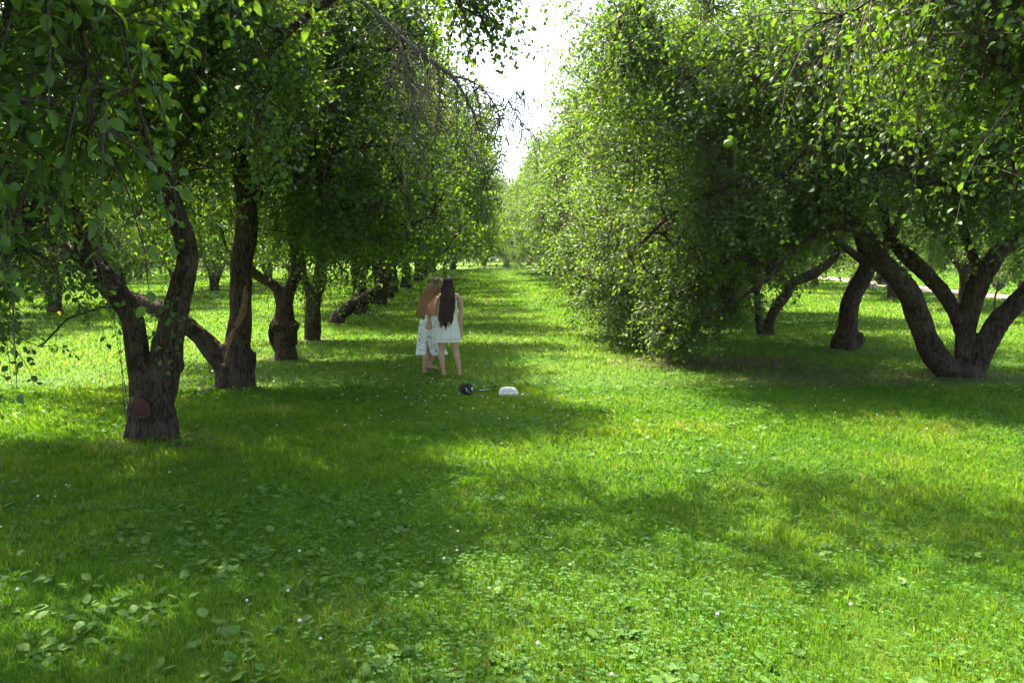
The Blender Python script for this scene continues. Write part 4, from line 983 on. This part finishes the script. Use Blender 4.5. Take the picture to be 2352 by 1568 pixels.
def woman_floral():
    g = GD(976.5, 854.5); s = .06888 * g[1] / F
    root = empty("person", g, "woman with long light brown hair in a floral midi dress, head leaning right", "person")
    q = lambda cx, cy, y=0.0: np.array([(cx - 180) * s, y, (1452 - cy) * s])
    mb = MB()
    tube(mb, [q(240, 880), q(240, 800), q(245, 720), q(262, 620), q(275, 520), q(290, 430), q(310, 375)], [.1, .13, .125, .095, .095, .105, .08], 18)
    tube(mb, [q(268, 388, -.11), q(300, 360, -.03), q(335, 362, .06), q(360, 385, .14)], [.045, .058, .058, .045], 12)
    tube(mb, [q(318, 360), q(340, 300, .01), q(368, 225, .02)], [.06, .046, .047], 12)
    A = head(mb, q(378, 160, .03), (.86, .5, -.42), (.45, -.1, 1))
    tube(mb, [q(266, 392, -.11), q(252, 480, -.15), q(288, 602, -.13), q(340, 540, -.06), q(395, 455, .04)], [.044, .04, .034, .031, .021], 12)
    hand(mb, q(395, 455, .04), (.6, .4, .6), (.2, .5, .2), .95, .8, 1)
    tube(mb, [q(362, 388, .14), q(365, 500, .2), q(375, 590, .24), q(420, 520, .3), q(450, 450, .34)], [.043, .04, .034, .031, .021], 12)
    hand(mb, q(450, 450, .34), (.5, .2, .7), (.3, .3, .2), .95, .8, -1)
    tube(mb, [q(222, 830), q(212, 960, -.02), q(203, 1095, -.02), q(192, 1230, -.045), q(178, 1360, -.03), q(173, 1420, -.02), q(174, 1436, -.02)], [.083, .072, .052, .051, .035, .029, .03], 14)
    def foot(h, d):
        d = nrm(np.array(d, float)); n = np.array([-d[1], d[0], 0])
        ball(mb, h - d * .02 + [0, 0, -.006], (.028, .03, .026)); tube(mb, [h, h + d * .06 + [0, 0, -.004], h + d * .115 + [0, 0, -.01]], [.03, .029, .025], 10)
        for o, l in ((-.022, .036), (-.009, .034), (.003, .03), (.014, .026), (.023, .02)): tube(mb, [h + d * .115 + n * o + [0, 0, -.012], h + d * (.115 + l) + n * o * 1.1 + [0, 0, -.017]], [.0105, .008], 7)
    foot(q(176, 1437, -.02), (.35, .94, 0))
    tube(mb, [q(285, 840, .06), q(318, 980, .14), q(325, 1100, .2), q(285, 1220, .2), q(240, 1320, .16), q(226, 1352, .15), q(224, 1372, .15)], [.08, .068, .051, .049, .034, .029, .029], 14)
    foot(q(226, 1378, .15), (.9, -.1, -.12))
    fused(mb, .0075, "body", [SKIN], root)
    for sx in (-1, 1):
        e = MB(); ball(e, A(sx * .029, .076, .0), .0125); link("eye", e.mesh("eye", [EYE_M]), root)
    mb = MB(); rows = [((1452 - cy) * s, (c - 180) * s, y, w * s) for cy, c, w, y in ((585, 268, 92, 0), (640, 255, 112, 0), (710, 240, 134, 0), (800, 238, 150, .01), (900, 243, 165, .02), (1040, 252, 190, .04), (1185, 272, 226, .06))]
    zs, ze = (1452 - 925) * s, (1452 - 1185) * s
    def slit(z): return max(0.0, min(1.0, (zs - z) / (zs - ze))) * .17
    slit.angle = -.13
    dress_mesh(mb, rows, 130, 7, .009, .78, slit, .004, 2.0)
    fr = [q(275, 600, .08), q(330, 520, .09), q(340, 440, .06)]
    tube(mb, [q(345, 600, .02), q(340, 500, .02), q(328, 420, -.02), q(312, 362, -.05), q(330, 380, .06), q(345, 480, .1)], .009, 6)
    tube(mb, [q(268, 590, .07), q(330, 540, .1), q(352, 470, .1), q(350, 420, .09)], [.05, .06, .055, .03], 10)
    link("dress", mb.mesh("dress", [floral_mat()]), root)
    rng = np.random.default_rng(4); mb = MB(); hc = q(376, 152, .03)
    ball(mb, hc + [-.012, -.016, .014], (.083, .088, .088), None, 20, 14, rnd=.05)
    for i in range(270):
        u = rng.random() * 2 - 1; ph = rng.random(); lay = rng.random()
        # u: -1 outer left edge of the fall, +1 the edge next to the face
        a = -1.3 + u * 1.2; el = 1.5 - ph * 1.1
        r0 = hc + np.array([math.sin(a) * math.cos(el) * .09 , -math.cos(a) * math.cos(el) * .095, math.sin(el) * .1 + .006])
        c1 = 330 + u * 92; c2 = 222 + u * 70; c3 = 128 + u * 58
        r1 = q(c1 - 8 * ph, 200 + 25 * rng.random(), -.085 - .02 * lay); r2 = q(c2, 370 + 20 * u, -.13 - .03 * lay)
        r3 = q(c2 * .45 + c3 * .55, 490, -.15 - .03 * lay); r4 = q(c3 + (rng.random() - .5) * 22, 590 + 70 * (u + 1) / 2 + 18 * rng.random() - 20 * rng.random() ** 3, -.15 - .03 * lay)
        strand(mb, [r0, r1, r2, r3, r4], .0078, .0018, .003, rng.random() * 6.28, rng, 5, .0, 1)
    link("hair", mb.mesh("hair", [hair_mat("light_brown_hair", (.085, .04, .022), (.36, .20, .09))]), root)
woman_floral()

# ------------------------------------------------------------------ things on the grass
def things():
    RZ = lambda a: np.array(Matrix.Rotation(a, 3, 'Z'))
    black = plain("black_leather", (.008, .008, .009), .45, .25); chrome = plain("chrome", (.7, .7, .7), .2, .5, 1.0)
    # black handbag
    g = GD(1070, 909); root = empty("handbag", g, "small black leather handbag standing open on the grass with silver rings", "bag")
    M = RZ(R(38)); T = lambda p: M @ np.array(p, float)
    mb = MB(); w, d, h = .135, .10, .17
    for sx in (-1, 1): bx(mb, T((sx * w * .5, 0, h * .5)), (.009, d, h), M, 0, .003)
    for sy in (-1, 1): bx(mb, T((0, sy * d * .5, h * .47)), (w, .009, h * .94), M, 0, .003)
    bx(mb, T((0, 0, .012)), (w * .97, d * .97, .02), M, 0, .004)
    bx(mb, T((0, -d * .5 - .013, h * .38)), (w * .72, .024, h * .48), M, 0, .008); bx(mb, T((w * .5 + .013, 0, h * .35)), (.022, d * .7, h * .45), M, 0, .008)
    link("bag_body", mb.mesh("bag_body", [black]), root)
    mb = MB(); tube(mb, [T((-w * .45, -d * .45, h * .95)), T((-w * .4, -d * .2, h * 1.13)), T((-w * .2, d * .2, h * 1.15)), T((0, d * .48, h * .95))], .009, 8); link("handle", mb.mesh("handle", [black]), root)
    for x, z in ((-.02, .075), (.045, .105)):
        mb = MB(); tube(mb, [T((x + .016 * math.cos(t), -d * .5 - .03, z + .016 * math.sin(t))) for t in np.linspace(0, 6.283, 18)], .003, 6); link("ring", mb.mesh("ring", [chrome]), root)
    for x in (-.046, .046):
        mb = MB(); bx(mb, T((x, -d * .5 - .028, .10)), (.009, .004, .055), M, 0, .001); link("buckle", mb.mesh("buckle", [chrome]), root)
    e = lambda dx, dy, z: GD(dx, dy) - g + [0, 0, z]
    mb = MB(); c = catmull(np.array([T((.06, .03, .07)), e(1091, 907, .075), e(1102, 906, .055), e(1112, 905, .045), e(1124, 904, .03), e(1131, 904.5, .02), e(1133.5, 904.5, .09), e(1136, 904, .125), e(1138.5, 903.5, .09), e(1138.5, 903, .01)]), .012)
    tube(mb, c, .0075, 6); link("strap", mb.mesh("strap", [black]), root)
    # phone
    g = GD(1110, 904); mb = MB(); M = np.array(Matrix.Rotation(R(24), 3, 'Z') @ Matrix.Rotation(R(-14), 3, 'X') @ Matrix.Rotation(R(-6), 3, 'Y'))
    root = empty("phone", g, "light blue phone lying in the grass between the two bags", "phone")
    bx(mb, (0, 0, .055), (.15, .075, .01), M, 0, .004); link("case", mb.mesh("case", [plain("blue_case", (.33, .55, .75), .3, .5)]), root)
    mb = MB(); bx(mb, np.array([0, 0, .055]) + M @ np.array([-.045, .015, .007]), (.035, .03, .004), M, 0, .0015); link("camera_bump", mb.mesh("camera_bump", [plain("pale_case", (.65, .7, .72), .3)]), root)
    # white bag
    g = GD(1167, 911) - [0, 0, .015]; root = empty("handbag", g, "rounded white crossbody bag lying on the grass with a beige strap", "bag")
    M = np.array(Matrix.Rotation(R(-8), 3, 'Z') @ Matrix.Rotation(R(-16), 3, 'X')); cream = plain("cream_leather", (.72, .69, .62), .45, .4, noise=.04, nscale=20)
    def rr(w, h, y, inset=0, zc=.075):
        P = []
        for t in np.linspace(0, 2 * math.pi, 49)[:-1]:
            p = 4.2 if math.sin(t) < 0 else 2.7
            cx, cz = math.cos(t), math.sin(t); P.append([np.sign(cx) * abs(cx) ** (2 / p) * (w / 2 - inset), y, zc + np.sign(cz) * abs(cz) ** (2 / p) * (h / 2 - inset)])
        return np.array(P)
    mb = MB(); sec = [(-.045, .03), (-.045, .012), (-.037, .003), (-.02, 0), (.02, 0), (.037, .003), (.045, .012), (.045, .03)]
    V = np.concatenate([rr(.245, .15, y, i) for y, i in sec]) @ M.T; k = 48
    f = [(a * k + j, a * k + (j + 1) % k, (a + 1) * k + (j + 1) % k, (a + 1) * k + j) for a in range(len(sec) - 1) for j in range(k)] + [tuple(range(k))[::-1], tuple((len(sec) - 1) * k + j for j in range(k))]
    mb.add(V, f); link("bag_body", mb.mesh("bag_body", [cream]), root)
    mb = MB(); P = rr(.205, .11, -.048, 0, .07); tube(mb, np.vstack([P, P[:1]]) @ M.T, .0028, 6, 0, False)
    link("piping", mb.mesh("piping", [cream]), root)
    mb = MB(); bx(mb, M @ np.array([0, -.047, .088]), (.15, .004, .006), M, 0, .001); link("zip", mb.mesh("zip", [plain("zip_grey", (.3, .28, .24), .4)]), root)
    mb = MB(); tube(mb, [M @ np.array([x, -.004, .151]) for x in (-.07, 0, .07)], .003, 6); link("zip", mb.mesh("zip", [plain("zip_white", (.6, .58, .52), .4)]), root)
    for sx in (-1, 1):
        mb = MB(); ball(mb, M @ np.array([sx * .127, 0, .075]), (.012, .012, .012)); link("strap_ring", mb.mesh("strap_ring", [cream]), root)
    mb = MB(); c = catmull(np.array([[.125, 0, .075], [.14, -.02, .03], [.16, .0, .035], [.185, -.03, .055], [.2, .02, .03], [.235, -.02, .03], [.26, .03, .04], [.3, .05, .025], [.34, .0, .02]]), .012)
    tube(mb, c, .011, 8); link("strap", mb.mesh("strap", [plain("beige_webbing", (.42, .31, .22), .8)]), root)
    mb = MB(); bx(mb, (.195, -.035, .06), (.035, .012, .025), RZ(.5), 0, .004); link("tag", mb.mesh("tag", [cream]), root)
    # litter bin at the right edge
    g = GD(2358, 692); s = .4 * g[1] / F; root = empty("litter_bin", g, "dark grey litter bin with a wide flat rim at the edge of the path", "bin")
    iron = plain("dark_iron", (.045, .05, .045), .6, .4, noise=.25, nscale=8); mb = MB()
    W = .82; H = 1.06
    prof = [(.30, .0), (.31, .03), (.35, .45), (.41, .78), (.42, .80)]
    for i in range(20):
        a = i * 2 * math.pi / 20; n = np.array([math.cos(a), math.sin(a), 0]); t = np.array([-n[1], n[0], 0])
        P = [n * r * W + [0, 0, z * H] for r, z in prof]
        v = []; hw = .115 * .36
        for p in P: v += [p - t * hw, p + t * hw, p + t * hw + n * .02, p - t * hw + n * .02]
        f = [(k * 4 + j, k * 4 + (j + 1) % 4, k * 4 + 4 + (j + 1) % 4, k * 4 + 4 + j) for k in range(len(P) - 1) for j in range(4)] + [(3, 2, 1, 0)]
        mb.add(v, f)
    tube(mb, [(0, 0, .02), (0, 0, .3 * H), (0, 0, .76 * H)], [.28 * W, .32 * W, .38 * W], 24); link("bin_body", mb.mesh("bin_body", [iron], False), root)
    for z, r in ((.84, .46), (.93, .49)):
        mb = MB(); tube(mb, [(0, 0, z * H - .03), (0, 0, z * H - .025), (0, 0, z * H + .025), (0, 0, z * H + .03)], [r * W - .02, r * W, r * W, r * W - .02], 32); link("rim", mb.mesh("rim", [iron], False), root)
    mb = MB(); tube(mb, [(0, 0, .97 * H), (0, 0, 1.0 * H), (0, 0, 1.01 * H)], [.52 * W, .52 * W, .46 * W], 32); link("lid", mb.mesh("lid", [plain("weathered_lid", (.16, .16, .14), .6)], False), root)
    # pushchair by the path
    g = GD(2024, 665); root = empty("pushchair", g, "dark pushchair parked on the far path, seen between the apple trunks", "pushchair")
    cl = plain("navy_cloth", (.012, .013, .018), .8, .2); fr = plain("pale_frame", (.6, .56, .52), .4)
    mb = MB(); 
    for i in range(9):
        pass
    ball(mb, (0, 0, .78), (.3, .27, .3), None, 18, 12); tube(mb, [(-.3, 0, .72), (-.05, 0, .45), (.35, 0, .42), (.62, 0, .6)], [.2, .2, .17, .12], 14)
    v, fl, ft, n = remesh(mb, .03, 2); o = MB(); add_raw(o, v, fl, ft); link("seat", o.mesh("seat", [cl]), root)
    mb = MB(); tube(mb, [(-.45, 0, .95), (-.62, 0, 1.02), (-.66, .2, 1.03), (-.62, .4, 1.02)], .018, 8); tube(mb, [(-.45, -.18, .1), (0, -.18, .4), (.5, -.18, .12)], .016, 8); tube(mb, [(-.45, .18, .1), (0, .18, .4), (.5, .18, .12)], .016, 8); tube(mb, [(-.62, 0, 1.02), (.1, 0, .35)], .016, 8)
    link("frame", mb.mesh("frame", [fr]), root)
    for x in (-.45, .5):
        for y in (-.24, .24):
            mb = MB(); tube(mb, [(x + .13 * math.cos(t), y, .15 + .13 * math.sin(t)) for t in np.linspace(0, 6.283, 22)], .024, 8, 0, False); tube(mb, [(x, y - .012, .15), (x, y + .012, .15)], .115, 20, 1); link("wheel", mb.mesh("wheel", [cl, fr]), root)
    # sapling
    g = GD(2284, 716); root = empty("sapling", g, "thin young sapling with a bare stem in front of the path", "tree"); rng = np.random.default_rng(12)
    L = [wl(g[1], [(2284, 722, 2.6), (2284, 700, 2.4), (2286, 680, 2.2), (2290, 667, 2)]), wl(g[1], [(2290, 667, 1.8), (2300, 660, 1.5), (2312, 645, 1.2), (2330, 632, 1), (2352, 618, .8)]), wl(g[1], [(2290, 667, 1.8), (2292, 650, 1.4), (2296, 632, 1.1), (2305, 610, .9)]), wl(g[1], [(2312, 645, 1.2), (2313, 630, 1), (2308, 612, .7)])]
    mb = MB()
    for l in L: c = catmull(np.array(l), .06); tube(mb, c[:, :3] - g, c[:, 3], 7)
    link("trunk", mb.mesh("trunk", [TWIG]), root)
    mb = MB(); 
    for l in L[1:]:
        c = catmull(np.array(l), .03)[:, :3] - g; m = 30; i = rng.integers(len(c) // 3, len(c), m)
        place_leaves(mb, c[i] + rng.normal(size=(m, 3)) * .03, rng.normal(size=(m, 3)), rng.normal(size=(m, 3)) * .5 + [0, 0, 1], .06 + .05 * rng.random(m), T6, rng.random(m), rng)
    link("crown", mb.mesh("crown", [LEAF]), root)
    # grey dry shrub
    g = GD(2292, 668); root = empty("shrub", g, "small round grey dry shrub behind the sapling", "shrub"); mb = MB(); m = 900
    d = nrm(rng.normal(size=(m, 3))); P = np.array([0, 0, .55]) + d * (rng.random((m, 1)) ** .4) * [.33, .33, .45]
    place_leaves(mb, P, d + rng.normal(size=(m, 3)) * .6, rng.normal(size=(m, 3)), .07 + .05 * rng.random(m), T6, rng.random(m), rng)
    link("crown", mb.mesh("crown", [plain("dry_grey_leaf", (.10, .095, .08), .9, .1, noise=.4, nscale=9)]), root)
    mb = MB(); 
    for i in range(24): tube(mb, [(0, 0, -.02), P[i] * .5 * [.4, .4, 1], P[i]], [.012, .008, .003], 5)
    link("stem", mb.mesh("stem", [TWIG]), root)
things()

# ------------------------------------------------------------------ the summer air
def haze():
    m = bpy.data.materials.new("haze"); m.use_nodes = True; nt = m.node_tree; nt.nodes.clear()
    out = nt.nodes.new("ShaderNodeOutputMaterial"); v = nt.nodes.new("ShaderNodeVolumePrincipled")
    v.inputs["Color"].default_value = (.9, .93, .95, 1); v.inputs["Density"].default_value = HAZE; v.inputs["Anisotropy"].default_value = .3
    nt.links.new(v.outputs[0], out.inputs["Volume"])
    mb = MB(); bx(mb, (0, 400, 9.0), (2000, 1400, 23)); tag(link("haze", mb.mesh("haze", [m], False)), kind="stuff")
HAZE = 0.0002
haze()
